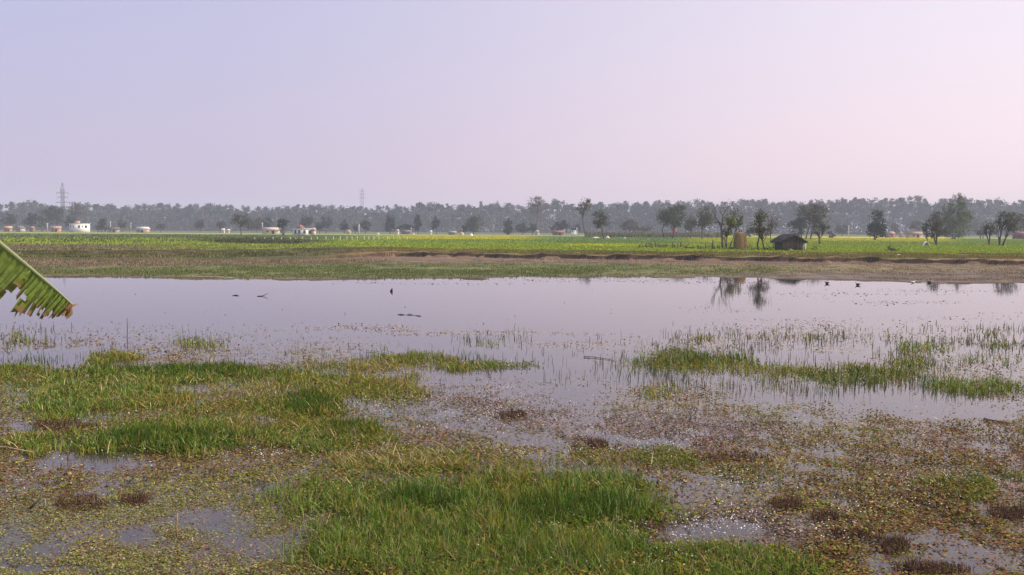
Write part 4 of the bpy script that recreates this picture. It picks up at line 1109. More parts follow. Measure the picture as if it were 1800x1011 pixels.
hut('village_house', 'cream house with red tiled roof behind the mustard', 1607, 27, 7, 500, (.55, .46, .36), (.3, .2, .18), .2)
hut('village_hut', 'pink walled hut east of oval tree', 1566, 11, 7, 500, (.5, .3, .28), (.34, .24, .22), .3, True, 'hut')
hut('village_hut', 'small pale pink shed between pink hut and cream house', 1584, 7, 7, 500, (.55, .42, .38), (.45, .36, .34), -.2, False, 'shed', True)
# white building with posts (a small open pavilion)
Y = 500; X, _ = at(1009.5, Y); s = Y / F
root = thing('white_pavilion', 'white building with posts and stepped top at the field edge', 'building', (X, Y, FZ))
a_ = MB(); a_.box((0, 0, .9), (10 * s, 2.4, 1.8), (.8, .79, .78)); put(root, a_, 'wall', M_paint)
a_ = MB(); a_.box((.2, 0, 2.3), (4.4 * s, 1.8, 1.0), (.78, .76, .74)); put(root, a_, 'upper_room', M_paint)
for k in (-4.6, -1.5, 1.8, 4.6):
    a_ = MB(); a_.tube([(k * s, -1.3, 0), (k * s, -1.3, 2.9)], .09, (.75, .73, .7), 6); put(root, a_, 'post', M_paint)
# heaps of straw far off and pale mounds in the field
def heap(name, label, px0, wpx, hpx, Y, col, mast=0, cat='straw heap'):
    X, _ = at(px0, Y); s = Y / F; W_ = wpx * s / 2; h_ = hpx * s + .3
    root = thing(name, label, cat, (X, Y, FZ - .1))
    a_ = MB(); n_ = 12; prof = [(1, 0), (1.02, .25), (.85, .55), (.5, .82), (.12, 1)]
    vs = [(W_ * r_ * math.cos(2 * math.pi * k / n_) * RNG.uniform(.93, 1.07), W_ * r_ * math.sin(2 * math.pi * k / n_), h_ * z_ * RNG.uniform(.95, 1.03)) for r_, z_ in prof for k in range(n_)]
    fs = [(i * n_ + k, i * n_ + (k + 1) % n_, (i + 1) * n_ + (k + 1) % n_, (i + 1) * n_ + k) for i in range(len(prof) - 1) for k in range(n_)] + [tuple((len(prof) - 1) * n_ + k for k in range(n_))]
    a_.add(vs, fs, col); put(root, a_, 'heap', M_straw)
    if mast:
        a_ = MB(); a_.tube([(0, 0, h_ * .9), (.05, 0, h_ + mast * s)], .09, (.6, .52, .42), 6); put(root, a_, 'pole', M_wood)
    return root
heap('straw_stack', 'pointed straw stack with a thin mast beside big olive tree', 812, 8, 5, 520, (.5, .38, .27), 6)
heap('straw_heap', 'low pale straw heap between white pole and columnar tree', 664, 7, 2.5, 520, (.55, .46, .36))
heap('straw_heap', 'tiny pale heap beside short grey pole', 726.5, 4.5, 2.5, 520, (.58, .5, .4))
heap('pale_mound', 'whitish mound at the far edge of mustard in front of olive tree', 828.5, 6.5, 3.6, 435, (.8, .76, .7), 0, 'mound')
heap('straw_heap', 'pale straw heap lying next to leaning trunk of ragged tree', 1068, 8, 4, 335, (.62, .5, .38))
heap('straw_heap', 'low flat whitish heap between tall slender tree and leaning ragged tree', 1047, 14, 2, 345, (.6, .52, .44))
heap('straw_heap', 'tiny whitish heap alone in green crop east of leaning ragged tree', 1098, 5, 2, 335, (.6, .5, .4))

# red cloth under the dense tree
Y = depth_of(1184, 420) - .6; X, z = at(1186.5, Y, 404); s = Y / F
root = thing('hanging_cloth', 'red and white cloth hanging beside tree trunk', 'cloth', (X, Y, z))
for k, (dx, cc_, w_) in enumerate(((-2.2, (.5, .06, .07), 4.6), (2.2, (.72, .5, .52), 4.4))):
    a_ = MB(); n_ = 8
    vs = [((dx + w_ * (i / n_ - .5)) * s, .06 * math.sin(i * 2.1) + k * .02, zz + .05 * math.sin(i + zz)) for zz in (-.65, 0, .7) for i in range(n_ + 1)]
    fs = [(r_ * (n_ + 1) + i, r_ * (n_ + 1) + i + 1, (r_ + 1) * (n_ + 1) + i + 1, (r_ + 1) * (n_ + 1) + i) for r_ in range(2) for i in range(n_)]
    a_.add(vs, fs, cc_); put(root, a_, 'panel', M_paint)

# ------------------------------------------------------------------ haystack
Y = depth_of(1301, 439.5); s = Y / F; X, _ = at(1301.5, Y)
root = thing('haystack', 'big golden drum shaped haystack between leafy tree and twin-trunked tree', 'haystack', (X, Y, FZ))
prof = [(.93, .12), (.98, .3), (1.0, .7), (.97, 1.2), (.93, 1.7), (.86, 2.1), (.74, 2.38), (.55, 2.56), (.28, 2.66), (.05, 2.69)]
n_ = 40; a_ = MB()
wob = 1 + .05 * np.sin(np.arange(n_) * 2 * np.pi / n_ * 3 + 1)
Rk = 11.6 * s
vs = [(Rk * r_ * wob[k] * math.cos(2 * math.pi * k / n_) * RNG.uniform(.97, 1.03), Rk * r_ * wob[k] * math.sin(2 * math.pi * k / n_) * RNG.uniform(.97, 1.03), z_) for r_, z_ in prof for k in range(n_)]
fs = [(i * n_ + k, i * n_ + (k + 1) % n_, (i + 1) * n_ + (k + 1) % n_, (i + 1) * n_ + k) for i in range(len(prof) - 1) for k in range(n_)] + [tuple((len(prof) - 1) * n_ + k for k in range(n_))]
a_.add(vs, fs, (.28, .19, .09)); stack = put(root, a_, 'straw_body', M_straw)
n = 2600
zz = RNG.uniform(.15, 2.6, n); rr_ = np.interp(zz, [p[1] for p in prof], [p[0] for p in prof]) * Rk * 1.0; th_ = RNG.uniform(0, 2 * np.pi, n)
P = np.stack([rr_ * np.cos(th_), rr_ * np.sin(th_), zz], -1)
v = leaves(P, RNG.uniform(.15, .4, n), RNG.uniform(-1.5, .4, n), jit(pick([(.36, .24, .11), (.28, .18, .08), (.42, .3, .15)], n), n, .15, .05), .16)
mesh_np('loose_straw', *v, M_straw, parent=root)
a_ = MB()
for k in range(6):
    t_ = 2 * math.pi * k / 6; a_.tube([(Rk * .8 * math.cos(t_), Rk * .8 * math.sin(t_), -.1), (Rk * .8 * math.cos(t_), Rk * .8 * math.sin(t_), .2)], .07, (.08, .06, .045), 6)
for k in range(5):
    a_.tube([(-Rk * 1.15, Rk * (-.8 + .4 * k), .14), (Rk * 1.1, Rk * (-.8 + .4 * k), .16)], .05, (.08, .06, .045), 5)
put(root, a_, 'platform', M_wood)
for dx, hh_ in ((-.16, .38), (.12, .42)):
    a_ = MB(); a_.tube([(dx, 0, 2.55), (dx * 1.2, .02, 2.66 + hh_ * .6), (dx * 1.3, .03, 2.66 + hh_)], [.09, .11, .04], (.12, .09, .06), 6); put(root, a_, 'straw_knot', M_straw)

# ------------------------------------------------------------------ hut on the bank
Y = depth_of(1387, 441.5) + 1.7; s = Y / F; X, _ = at(1387, Y)
root = thing('cattle_shed', 'small dark thatched shed with low gable on the field edge', 'shed', (X, Y, FZ)); root.rotation_euler.z = R(6)
hw_, hd, wh, rh = 16.8 * s, 1.7, 1.36, 2.2
a_ = MB()
wc = (.125, .108, .09)
npl = 22; rear_ = MB()
for k in range(npl):                       # front wall of upright split bamboo and mud
    x0 = -hw_ + 2 * hw_ * k / npl; x1 = x0 + 2 * hw_ / npl
    xm = (x0 + x1) / 2; zt = float(np.interp(abs(xm), [0, .35, 23.5 * s * .55, 23.5 * s], [rh, rh - .1, wh + .36, wh - .18])) + .02
    a_.box((xm, -hd + RNG.uniform(-.02, .02), zt / 2), (x1 - x0 - .003, .07, zt), jit(wc, 1, .18, .05)[0])
    rear_.box((xm, hd, zt / 2), (x1 - x0 - .003, .07, zt), jit(wc, 1, .18, .05)[0])
wall_f = put(root, a_, 'front_wall', M_wood)
a_ = MB(); a_.box((-hw_, 0.04, wh / 2), (.06, hd * 2 - .1, wh), wc); put(root, a_, 'side_wall', M_wood)
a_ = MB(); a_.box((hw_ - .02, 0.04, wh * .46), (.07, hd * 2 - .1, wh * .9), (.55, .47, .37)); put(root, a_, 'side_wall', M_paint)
a_ = MB(); a_.box((hw_ + .28, -hd + .3, .6), (.5, .5, 1.2), (.66, .6, .5)); put(root, a_, 'pale_screen', M_paint)
put(root, rear_, 'rear_wall', M_wood)
a_ = MB(); a_.box((0, -hd - .1, wh * .98), (hw_ * 2 + .1, .09, .09), (.11, .09, .07)); put(root, a_, 'beam', M_wood)
a_ = MB()
nx = 14; rows = []
for sx in (-1, 1):
    for lay in range(2):
        pass
E = 23.5 * s; TH = .2
pr = [(-E, wh - .18), (-E * .55, wh + .36), (-.35, rh - .1), (0, rh), (.35, rh - .1), (E * .55, wh + .36), (E, wh - .18)]
ny = 10
def rp(i, j, dz):
    x_, z_ = pr[i]; y_ = -hd - .55 + (2 * hd + 1.1) * j / ny
    rv = np.random.default_rng(i * 31 + j).normal(0, .03, 3)
    return (x_ + rv[0], y_ + (rv[1] if 0 < j < ny else rv[1] * 2), z_ + dz + rv[2])
vs = [rp(i, j, TH) for i in range(7) for j in range(ny + 1)] + [rp(i, j, 0) for i in range(7) for j in range(ny + 1)]
N0 = 7 * (ny + 1); fs = []
I = lambda i, j: i * (ny + 1) + j
for i in range(6):
    for j in range(ny):
        fs.append((I(i, j), I(i, j + 1), I(i + 1, j + 1), I(i + 1, j))); fs.append((N0 + I(i, j), N0 + I(i + 1, j), N0 + I(i + 1, j + 1), N0 + I(i, j + 1)))
    fs.append((I(i, 0), I(i + 1, 0), N0 + I(i + 1, 0), N0 + I(i, 0))); fs.append((I(i, ny), N0 + I(i, ny), N0 + I(i + 1, ny), I(i + 1, ny)))
for j in range(ny):
    fs.append((I(0, j), N0 + I(0, j), N0 + I(0, j + 1), I(0, j + 1))); fs.append((I(6, j), I(6, j + 1), N0 + I(6, j + 1), N0 + I(6, j)))
a_.add(vs, fs, (.085, .078, .074)); roof = put(root, a_, 'roof', M_thatch)
n = 1500
ii = RNG.uniform(0, 6, n); x_ = np.interp(ii, range(7), [p[0] for p in pr]); z_ = np.interp(ii, range(7), [p[1] for p in pr]) + TH
P = np.stack([x_, RNG.uniform(-hd - .55, hd + .55, n), z_ + .02], -1)
v = leaves(P, RNG.uniform(.15, .45, n), RNG.uniform(-.7, .3, n), jit((.1, .09, .08), n, .3, .05), .15)
mesh_np('thatch_ends', *v, M_thatch, parent=roof)
for sx in (-1, 1):
    for y_ in (-hd - .35, hd + .2):
        a_ = MB(); a_.tube([(sx * (E - .35), y_, -.1), (sx * (E - .33), y_, wh - .02)], .06, (.09, .07, .055), 6); put(root, a_, 'post', M_wood)
# heap by the shed front
heap('weed_heap', 'low heap of dry stalks against the shed front', 1390, 12, 2.2, Y - 2.6, (.17, .15, .08), 0, 'heap')

# white field shelter near the stout trunk
Y = depth_of(1630, 433); s = Y / F; X, _ = at(1628.5, Y)
root = thing('field_shelter', 'small white peaked shelter in green crop near the stout trunk', 'shelter', (X, Y, FZ)); root.rotation_euler.z = R(-14)
a_ = MB(); w_ = 5.2 * s; h_ = 8.4 * s; d_ = 1.0; th_ = .09
prf = [(-w_, .15), (-w_ * .55, h_ * .66), (0, h_), (w_ * .6, h_ * .62), (w_ * 1.15, .1)]
vs = [(x_, y_, z_) for y_ in (-d_, d_) for x_, z_ in prf] + [(x_ * .9, y_, z_ - th_) for y_ in (-d_, d_) for x_, z_ in prf]
fs = []
for i in range(4):
    fs += [(i, i + 1, 6 + i, 5 + i), (10 + i, 15 + i, 16 + i, 11 + i), (i, 10 + i, 11 + i, i + 1), (5 + i, 6 + i, 16 + i, 15 + i)]
a_.add(vs, fs, (.78, .75, .7)); put(root, a_, 'cover', M_paint)
a_ = MB(); a_.add([(-w_ * .9, d_ * .7, 0), (w_, d_ * .7, 0), (0, d_ * .7, h_ * .93)], [(0, 1, 2)], (.12, .1, .08)); put(root, a_, 'back_panel', M_wood)
for sx in (-.85, 1.0):
    a_ = MB(); a_.tube([(sx * w_, -d_ * .9, -.05), (0, -d_ * .9, h_ - .1)], .04, (.15, .12, .09), 5); put(root, a_, 'pole', M_wood)

# ------------------------------------------------------------------ fences
pst = [(448, 418, 426), (465, 418, 426), (480, 417, 425), (495, 418, 426.5), (511, 417.5, 425), (520, 418, 425), (532, 416.5, 425), (547, 417.5, 424.5), (558, 416.5, 424), (573, 416, 425), (586, 416.5, 424), (598, 416, 424), (609.5, 415.5, 423), (619, 415.5, 423),
       (628, 415.5, 424), (640, 415.5, 422.5), (648, 416, 422), (657, 416, 422), (666, 415.5, 423), (681, 416, 421.5), (692, 416, 422), (703, 416, 421.5), (716, 416, 421.5)]
mb = MB(); mb.box((0, 0, .5), (.12, .12, 1.0), (.6, .59, .48)); mb.box((0, 0, 1.03), (.08, .08, .07), (.7, .68, .62))
proto = None
for px0, y0, y1 in pst:
    Y = 231 + RNG.uniform(-2, 2) + (px0 - 450) * .06
    X, zt = at(px0, Y, y0)
    z0 = float(gz(X, Y)) - .1
    if proto is None:
        proto = mb.build('fence_post', M_paint); o = proto
    else:
        o = proto.copy(); C.objects.link(o)
    o.location = (X, Y, z0); o.scale = (1, 1, max(.5, zt - z0)); o.rotation_euler = (RNG.normal(0, .03), RNG.normal(0, .03), RNG.uniform(0, 1))
    tag(o, 'short white post in the long row crossing the green field', 'fence post', 'white posts across the field')

def stick_fence(label, px0, px1, ybase, posts, rails, seed):
    rg_ = np.random.default_rng(seed)
    Yc = depth_of((px0 + px1) / 2, ybase); s = Yc / F; Xc, _ = at((px0 + px1) / 2, Yc)
    root = thing('stick_fence', label, 'fence', (Xc, Yc, FZ))
    def w2(px): return at(px, Yc)[0] - Xc
    for px, hpx, r_ in posts:
        a_ = MB(); l = rg_.normal(0, .07, 2)
        a_.tube([(w2(px), 0, -.1), (w2(px) + l[0] * .6, l[1], hpx * s * .55), (w2(px) + l[0] * 1.5, l[1], hpx * s)], [r_ * 1.3, r_ * 1.2, r_ * .9], jit((.07, .058, .048), 1)[0], 6); put(root, a_, 'post', M_wood)
    for (pa, za), (pb, zb_) in rails:
        a_ = MB(); pts = []
        for q_ in np.linspace(0, 1, 7):
            pts.append((w2(pa + (pb - pa) * q_), -.08, (za + (zb_ - za) * q_) * s + rg_.normal(0, .05)))
        a_.tube(pts, [.045] * 7, jit((.1, .08, .065), 1)[0], 5); put(root, a_, 'rail', M_wood)
    nb_ = int((px1 - px0) * .9)
    a_ = MB()
    for k in range(nb_):                     # thorny brushwood woven between the posts
        px = rg_.uniform(px0, px1); 
        if rg_.uniform() > .35 + .5 * vnoise(px / 12, 0.3, seed): continue
        p = np.array([w2(px), rg_.normal(0, .15), rg_.uniform(-.05, .2)])
        for _ in range(2):
            q_ = p + np.array([rg_.normal(0, .25), rg_.normal(0, .12), rg_.uniform(.1, .45)])
            a_.tube([p, q_], [.03, .02], jit((.1, .08, .06), 1)[0], 4); p = q_
    if a_.v: put(root, a_, 'brushwood', M_wood)
    return root
ps = [(1123, 7, .09), (1136, 11, .06), (1145, 16, .05), (1153.5, 15, .05), (1160, 7, .06), (1170, 8, .05), (1183, 13, .06), (1187, 7, .08), (1197, 12, .1), (1202, 4, .07)]
stick_fence('low broken stick fence with ragged uprights in the green crop', 1122, 1206, 437, ps, [((1130, 4), (1168, 4)), ((1160, 5), (1187, 6)), ((1138, 8), (1160, 7))], 3)
ps = [(1228, 8, .07), (1241, 11, .06), (1252.5, 17, .11), (1262, 9, .06), (1265, 7, .05), (1290, 6, .06), (1315, 9, .08)]
stick_fence('low stick fence with one tall dark post beside bare tree', 1203, 1316, 439, ps, [((1203, 4), (1222, 4)), ((1231, 4), (1252, 6)), ((1252, 5), (1270, 5)), ((1270, 3), (1315, 3)), ((1280, 5), (1316, 2.4))], 5)
ps = [(1322, 6, .05), (1350, 8, .05), (1357, 7, .05), (1364, 13, .09), (1368, 8, .06)]
stick_fence('short stick fence running from twin-trunked tree to the shed', 1320, 1368, 441, ps, [((1322, 4), (1348, 5)), ((1345, 5), (1368, 6))], 8)
ps = [(1412, 8, .05), (1417, 7, .05), (1429, 6, .04), (1437, 4, .04)]
stick_fence('few leaning sticks in crop on the sunny side of the shed', 1410, 1440, 441, ps, [((1411, 5), (1419, 4))], 9)

# ------------------------------------------------------------------ small things in and by the water
def stick(name, label, pts, rad, col, cat='stick', fork=None):
    """pts: world points"""
    p0 = Vector(pts[0]); a_ = MB()
    a_.tube([Vector(p) - p0 for p in pts], rad, col, 6)
    for f_ in fork or []:
        a_.tube([Vector(p) - p0 for p in f_[0]], f_[1], col, 5)
    o = a_.build(name, M_wood)
    o.location = p0
    return tag(o, label, cat)
def wp(px, py, z=0.0, zadd=0.0):
    g_ = ground(np.float64(px), np.float64(py), z); return (float(g_[0]), float(g_[1]), z + zadd)
def above(px, py, base):
    """point over base (world) seen at photo (px, py)"""
    q_ = at(px, base[1], py); return (q_[0], base[1], q_[1])
b0 = wp(223, 594); stick('thin_stake', 'thin brown stake standing alone in open water', [(b0[0], b0[1], -.2), above(224, 577, b0), above(223.5, 559, b0)], [.016, .014, .01], (.09, .07, .055), 'stake')
b0 = wp(688.5, 512.5); stick('black_stump', 'small black pointed stump sticking out of open water', [(b0[0], b0[1], -.1), above(688, 511, b0), above(689.6, 506.5, b0)], [.16, .085, .02], (.012, .011, .011), 'stump')
b0 = wp(452, 521); stick('forked_twig', 'forked dark twig breaking the water surface', [b0, wp(460, 521, 0, .02), above(466, 518.5, wp(466, 520.5)), above(471, 515.5, wp(471, 520.5))], [.03, .028, .02, .012], (.06, .05, .045), 'twig')
stick('short_twig', 'short dark twig floating west of forked twig', [wp(408, 520, 0, .0), wp(415, 519.5, 0, .03), wp(420, 520.5, 0, .01)], [.015, .03, .012], (.05, .042, .04), 'twig')
stick('floating_branch', 'dark knotted branch lying in calm water below the stump', [wp(698, 553.5, 0, .0), wp(705, 553.5, 0, .03), wp(713, 554, 0, .0), wp(720, 553.5, 0, .035), wp(728, 554.5, 0, 0), wp(737, 556, 0, .03), wp(741, 556, 0, .0)], [.006, .024, .007, .024, .006, .02, .006], (.09, .07, .065), 'branch')
stick('floating_branch', 'long thin branch floating beside grass island', [wp(1026, 628.5, 0, .02), wp(1040, 629, 0, .03), wp(1055, 630.5, 0, .02), wp(1072, 633, 0, .02), wp(1079, 634.5, 0, .01)], [.014, .011, .009, .009, .006], (.07, .055, .05), 'branch')
stick('driftwood', 'pale driftwood stick with dark knot lying on open water', [wp(1730, 739, 0, .03), wp(1740, 741, 0, .03), wp(1758, 742.5, 0, .02), wp(1772, 745, 0, .02)], [.035, .022, .018, .012], (.2, .15, .12), 'driftwood')
stick('bank_pole', 'pale slanting pole lying on grassy bank slope', [(lambda g_: (g_[0], g_[1], float(gz(g_[0], g_[1])) + .05))(wp(1573, 455, .7)), (lambda g_: (g_[0], g_[1], float(gz(g_[0], g_[1])) + .12))(wp(1582, 448, 1.15))], [.07, .05], (.36, .28, .2), 'pole')
b0 = wp(311, 944); stick('reed_stub', 'upright brown broken reed stub over dark puddle', [(b0[0], b0[1], -.05), above(310, 925, b0), above(312, 902, b0)], [.012, .012, .009], (.3, .2, .11), 'reed stub')
b0 = wp(339, 955); stick('reed_stub', 'tiny pale reed stub beside upright brown stub', [(b0[0], b0[1], -.05), above(338, 944, b0)], [.009, .007], (.42, .34, .22), 'reed stub')
b0 = wp(50, 897); b1 = wp(74, 889); stick('dead_branch', 'dark bent dead branch rising from weeds near banana leaf', [(b0[0], b0[1], 0), above(64, 884, b0), above(76, 873, b1)], [.014, .012, .008], (.045, .035, .03), 'branch')
b0 = wp(80, 893); stick('reed_stub', 'pale short stub next to bent dead branch', [(b0[0], b0[1], -.05), above(79, 876, b0)], [.009, .007], (.3, .24, .17), 'reed stub')
stick('fallen_stalk', 'long pale stalk lying over grass at pond margin', [wp(-40, 786, .1, .02), wp(10, 789, .1, .03), wp(58, 795, .1, .0)], [.014, .013, .008], (.36, .27, .17), 'stalk')
b0 = wp(119, 808); stick('reed_stub', 'single brown reed stalk standing in bare grey puddle', [(b0[0], b0[1], -.05), above(119, 795, b0), above(120, 783, b0)], [.012, .01, .006], (.16, .12, .08), 'reed stub')
stick('straw_line', 'pale yellow reed stem lying along the far waterline', [wp(305, 488, .02, .06), wp(335, 487.5, .02, .07), wp(370, 488.5, .02, .07), wp(410, 489.5, .02, .06)], [.04, .05, .05, .03], (.42, .4, .2), 'reed stem')

def bird(label, px, py, face, col, tail):
    g_ = wp(px, py)
    root = thing('water_bird', label, 'bird', (g_[0], g_[1], 0), 'birds at the far waterline'); root.rotation_euler.z = face; root.scale = (.8, .8, .8)
    a_ = MB(); n_ = 10; prof = [(-.2, .03, .12), (-.15, .075, .1), (-.05, .1, .085), (.06, .1, .085), (.13, .07, .1), (.155, .045, .14), (.165, .042, .19), (.18, .045, .225), (.205, .035, .23), (.225, .012, .222), (.26, .004, .215)]
    vs = [(x_, r_ * math.cos(2 * math.pi * k / n_) * .85, z_ + r_ * math.sin(2 * math.pi * k / n_)) for x_, r_, z_ in prof for k in range(n_)]
    fs = [(i * n_ + k, i * n_ + (k + 1) % n_, (i + 1) * n_ + (k + 1) % n_, (i + 1) * n_ + k) for i in range(len(prof) - 1) for k in range(n_)] + [tuple(range(n_))[::-1], tuple((len(prof) - 1) * n_ + k for k in range(n_))]
    a_.add(vs, fs, col); a_.build('body', M_paint, root, smooth=True)
    a_ = MB(); a_.tube([(-.19, 0, .12), (-.25, 0, .15), (-.3, 0, .17)], [.045, .05, .015], tail, 6); a_.build('tail', M_paint, root)
bird('dark water bird with white tail swimming beyond the shed reflection', 1453.5, 499, math.pi, (.02, .018, .018), (.75, .73, .7))
bird('dark water bird alone on water, east of the white tailed one', 1507.5, 501.5, math.pi * .8, (.02, .018, .018), (.45, .43, .4))
bird('dark water bird with pale tail resting by the muddy margin', 1633, 497.5, math.pi, (.025, .02, .02), (.6, .57, .52))
bird('whitish bird resting at the muddy margin near the others', 1605.5, 497.5, .2, (.72, .7, .66), (.6, .58, .55))

# dark red weed clumps
WCL = [(1500, 945, 48, 15, 'large dark red weed clump beside the biggest open puddle'), (1575, 962, 22, 13, 'dark red weed clump alone at the puddle edge, casting shadow in the water'), (1452, 912, 28, 9, 'dull red weed clump just behind the large dark red one'), (1050, 783, 18, 8, 'small round purple weed clump in open shallow water'),
       (1385, 890, 30, 9, 'flat olive red weed clump above the flower specked puddle'), (1290, 806, 58, 8, 'long narrow bar of dark brown weeds'), (1775, 905, 36, 11, 'dark red weed clump near the frame edge by white speck'), (1640, 1002, 62, 12, 'wide red weed clump at the near edge of puddle'),
       (900, 730, 26, 8, 'purple brown weed clump among white flowers'), (140, 885, 42, 15, 'upright reddish weed clump beside bent dead branch'), (235, 880, 26, 9, 'dark purple weed clump in grey water right of reddish clump'), (110, 752, 60, 9, 'dark brown weed bar beside grey puddle at grass foot'), (1140, 925, 26, 12, 'brown weed tuft at the side of big green grass island')]
for cx, cyy, rx, ry, lb in WCL:
    n = int(260 + rx * ry * .9)
    g0 = ground(np.float64(cx), np.float64(cyy)); 
    a = RNG.uniform(0, 2 * np.pi, n); r_ = np.sqrt(RNG.uniform(0, 1, n)) * (.85 + .35 * vnoise(a * 2.2, a * 0 + cx, 3)) * (1 + RNG.normal(0, .12, n))
    Pg = ground(cx + rx * r_ * np.cos(a), cyy + ry * r_ * np.sin(a))
    d_ = np.hypot(Pg[:, 0], Pg[:, 1])
    hh = RNG.uniform(.02, .13, n) * (.25 + 1.3 * vnoise(Pg[:, 0] * 5, Pg[:, 1] * 4, 7))
    c0 = pick([(.12, .055, .045), (.085, .045, .038), (.16, .085, .06), (.11, .085, .045), (.15, .16, .05)], n, [.3, .25, .2, .15, .1])
    v1 = blades(Pg - g0, hh, np.maximum(.006, .6 * PIX * d_), np.clip(np.abs(RNG.normal(.3, .2, n)), 0, .9), jit(c0, n, .25, .1))
    P2 = (Pg - g0).copy(); P2[:, 2] = hh * RNG.uniform(.3, 1.1, n)
    v2 = leaves(P2, np.maximum(.02, RNG.uniform(1.0, 1.8, n) * PIX * d_), RNG.uniform(-.6, 1.0, n), jit(c0, n, .25, .1))
    o = mesh_np('weed_clump', *merge([v1, v2]), M_weed, loc=tuple(g0))
    tag(o, lb, 'water weed', 'dark weed clumps in the pond')

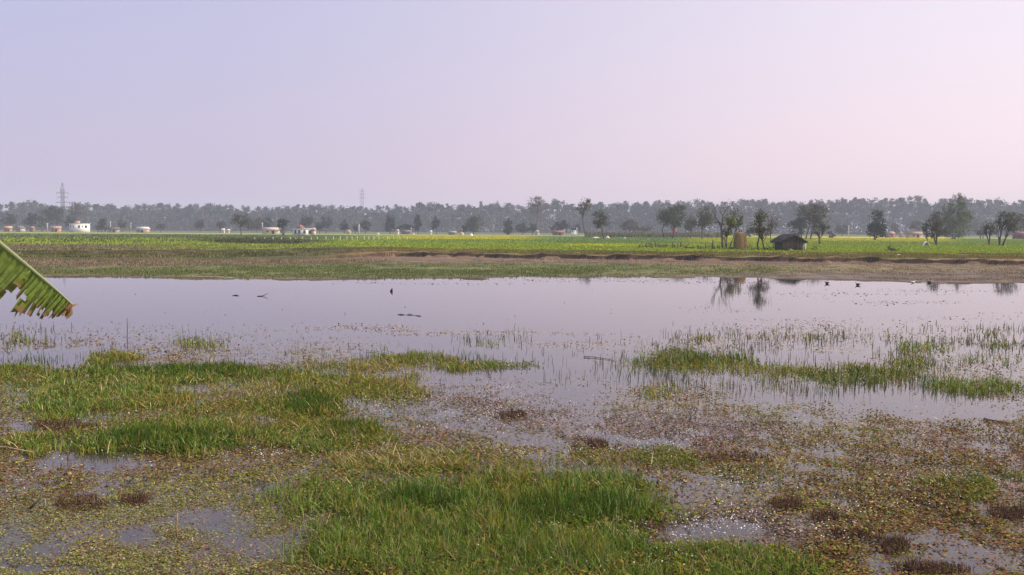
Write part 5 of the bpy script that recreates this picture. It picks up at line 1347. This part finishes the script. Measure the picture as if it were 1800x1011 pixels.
# ------------------------------------------------------------------ banana plant beside the viewer, one torn leaf reaching into view
bx_, by_ = -3.75, 4.25
bz = float(gz(bx_, by_))
root = thing('banana_plant', 'banana plant with torn drooping green leaf tip over the pond', 'banana plant', (bx_, by_, bz - .05))
a_ = MB(); a_.tube([(0, 0, 0), (.03, 0, .6), (.06, .02, 1.4), (.1, .02, 2.2), (.14, .02, 2.75)], [.14, .125, .11, .09, .06], (.16, .17, .07), 12); put(root, a_, 'pseudostem', M_banana)
TOP = Vector((.14, .02, 2.7))
def banana_leaf(mid, width, fold, seed, part_label=None, tipdry=True, split=1.0):
    """mid: midrib points in plant space; both halves hang from the midrib in torn strips"""
    rg_ = np.random.default_rng(seed)
    P = [Vector(p) for p in mid]
    def cr(t):
        u_ = t * (len(P) - 1); i = min(int(u_), len(P) - 2); f_ = u_ - i
        p0, p1, p2, p3 = P[max(i - 1, 0)], P[i], P[i + 1], P[min(i + 2, len(P) - 1)]
        return .5 * ((2 * p1) + (p2 - p0) * f_ + (2 * p0 - 5 * p1 + 4 * p2 - p3) * f_ ** 2 + (3 * p1 - p0 - 3 * p2 + p3) * f_ ** 3)
    mr_ = MB(); ts_ = np.linspace(0, 1, 26)
    rad_ = [.020 * (1 - t_) ** 1.3 + .0026 for t_ in ts_]
    mr_.tube([cr(t_) for t_ in ts_], rad_, (.46, .5, .26), 8)
    leaf_o = put(root, mr_, 'leaf', M_banana)
    if part_label: leaf_o['label'] = part_label
    lam = MB()
    t_ = .2
    while t_ < .995:
        dt = rg_.uniform(.014, .03); t2 = min(t_ + dt, 1.0)
        for half in (0, 1):
            tm_ = (t_ + t2) / 2
            tan = (cr(min(tm_ + .02, 1)) - cr(tm_ - .02)).normalized()
            down = Vector((0, 0, -1)); sidev = tan.cross(down); 
            sidev = sidev.normalized() if sidev.length > .05 else Vector((0, 1, 0))
            if half: sidev = -sidev
            fo = fold + rg_.normal(0, .02)
            dirv = (down * math.sin(fo) + sidev * math.cos(fo) + tan * -.08).normalized()
            dirv = (dirv - tan * (dirv.dot(tan)) * .7 + tan * rg_.normal(-.05, .014)).normalized()
            wf = min(1, (tm_ - .14) / .16) * min(1, ((1.012 - tm_) / .24)) ** .62
            Lh = width * wf * rg_.uniform(.72, 1.08) * (1 if rg_.uniform() > .12 else .6)
            ny_, nx_ = 9, 4
            nv = tan.cross(dirv).normalized()
            vs_, cs_ = [], []
            amp = rg_.uniform(.006, .016); ph = rg_.uniform(0, 6); sag = rg_.uniform(.0, .28); twist = rg_.normal(0, .5)
            hue = rg_.uniform(-.1, .1); lost = rg_.uniform(0, 1)
            for jy in range(ny_ + 1):
                v_ = jy / ny_
                for ix in range(nx_ + 1):
                    u_ = ix / nx_
                    endj = 1 + (rg_.normal(0, .05) if jy == ny_ else 0)
                    base_p = cr(t_ + (t2 - t_) * u_)
                    shrink = 1.06 - .5 * max(0, v_ - .62)
                    p = base_p + dirv * (Lh * v_ * endj) + down * (sag * Lh * v_ * v_) + tan * ((u_ - .5) * (shrink - 1) * (cr(t2) - cr(t_)).length + .0) 
                    p = p + nv * (amp * math.sin(u_ * 6.3 + ph) * v_ ** .5 + twist * v_ * (u_ - .5) * .05)
                    vs_.append(p)
            fs_, fc_ = [], []
            for jy in range(ny_):
                v_ = (jy + .5) / ny_
                g_ = np.array([.115, .235, .018]) * (1 + hue) if half == 0 else np.array([.2, .27, .05]) * (1 + hue)
                g_ = g_ * (1 + .12 * math.sin(jy * 2.2 + ph))
                if v_ > .78 - .25 * lost: g_ = g_ * .5 + np.array([.2, .17, .04]) * .5
                if v_ > .95 - .16 * lost ** 3: g_ = np.array([.31, .2, .12])
                if tm_ > .965: g_ = np.array([.4, .22, .13])
                for ix in range(nx_):
                    q0 = jy * (nx_ + 1) + ix
                    if jy >= 5 and rg_.uniform() < .06 * split: continue
                    fs_.append((q0, q0 + 1, q0 + nx_ + 2, q0 + nx_ + 1)); fc_.append(tuple(g_ * rg_.uniform(.88, 1.12)))
            n0 = lam.n
            lam.v += [tuple(p) for p in vs_]; lam.f += [tuple(i + n0 for i in f_) for f_ in fs_]; lam.c += fc_; lam.n += len(vs_)
        t_ = t2 + (-.001 if rg_.uniform() < .75 else .003)
    lam.build('lamina', M_banana, leaf_o)
    return leaf_o
def bp_(px, py, Y):
    X, z = at(px, Y, py); return (X - bx_, Y - by_, z - (bz - .05))
banana_leaf([TOP, bp_(-470, 130, 4.25), bp_(-330, 190, 4.2), bp_(-180, 287, 4.12), bp_(-80, 362, 4.06), bp_(0, 427, 4.0), bp_(64, 480, 3.95), bp_(104, 514, 3.92), bp_(128, 536, 3.9)], .162, 1.12, 4, 'torn drooping leaf with dry brown tip')
banana_leaf([TOP, TOP + Vector((-.15, .3, .5)), TOP + Vector((-.6, .7, .7)), TOP + Vector((-1.2, 1.1, .4)), TOP + Vector((-1.6, 1.3, -.3))], .28, .6, 5)
banana_leaf([TOP, TOP + Vector((-.1, -.25, .6)), TOP + Vector((-.45, -.5, .95)), TOP + Vector((-1.0, -.9, .75)), TOP + Vector((-1.4, -1.1, .1))], .28, .6, 6)

# ------------------------------------------------------------------ haze: one even box of winter air
hz = MB()
x0, x1, y0, y1, z0, z1 = -26000, 26000, -60, 14000, -1.6, 66
bb = np.abs(XX).max() + 200; yb = YY.max() + 200
hz.box((0, (yb - 60) / 2, (66 - 1.7) / 2), (2 * bb, yb + 60, 67.7))
M_haze = bpy.data.materials.new('haze'); M_haze.use_nodes = True
t = M_haze.node_tree
for n_ in list(t.nodes):
    if n_.type != 'OUTPUT_MATERIAL': t.nodes.remove(n_)
pv = t.nodes.new('ShaderNodeVolumePrincipled')
pv.inputs['Color'].default_value = (.80, .88, 1.0, 1)
pv.inputs['Density'].default_value = .00033
pv.inputs['Anisotropy'].default_value = 0.0
t.links.new(pv.outputs['Volume'], [n_ for n_ in t.nodes if n_.type == 'OUTPUT_MATERIAL'][0].inputs['Volume'])
o = hz.build('haze', M_haze)
tag(o, 'thin lavender winter haze over the fields', kind='stuff')
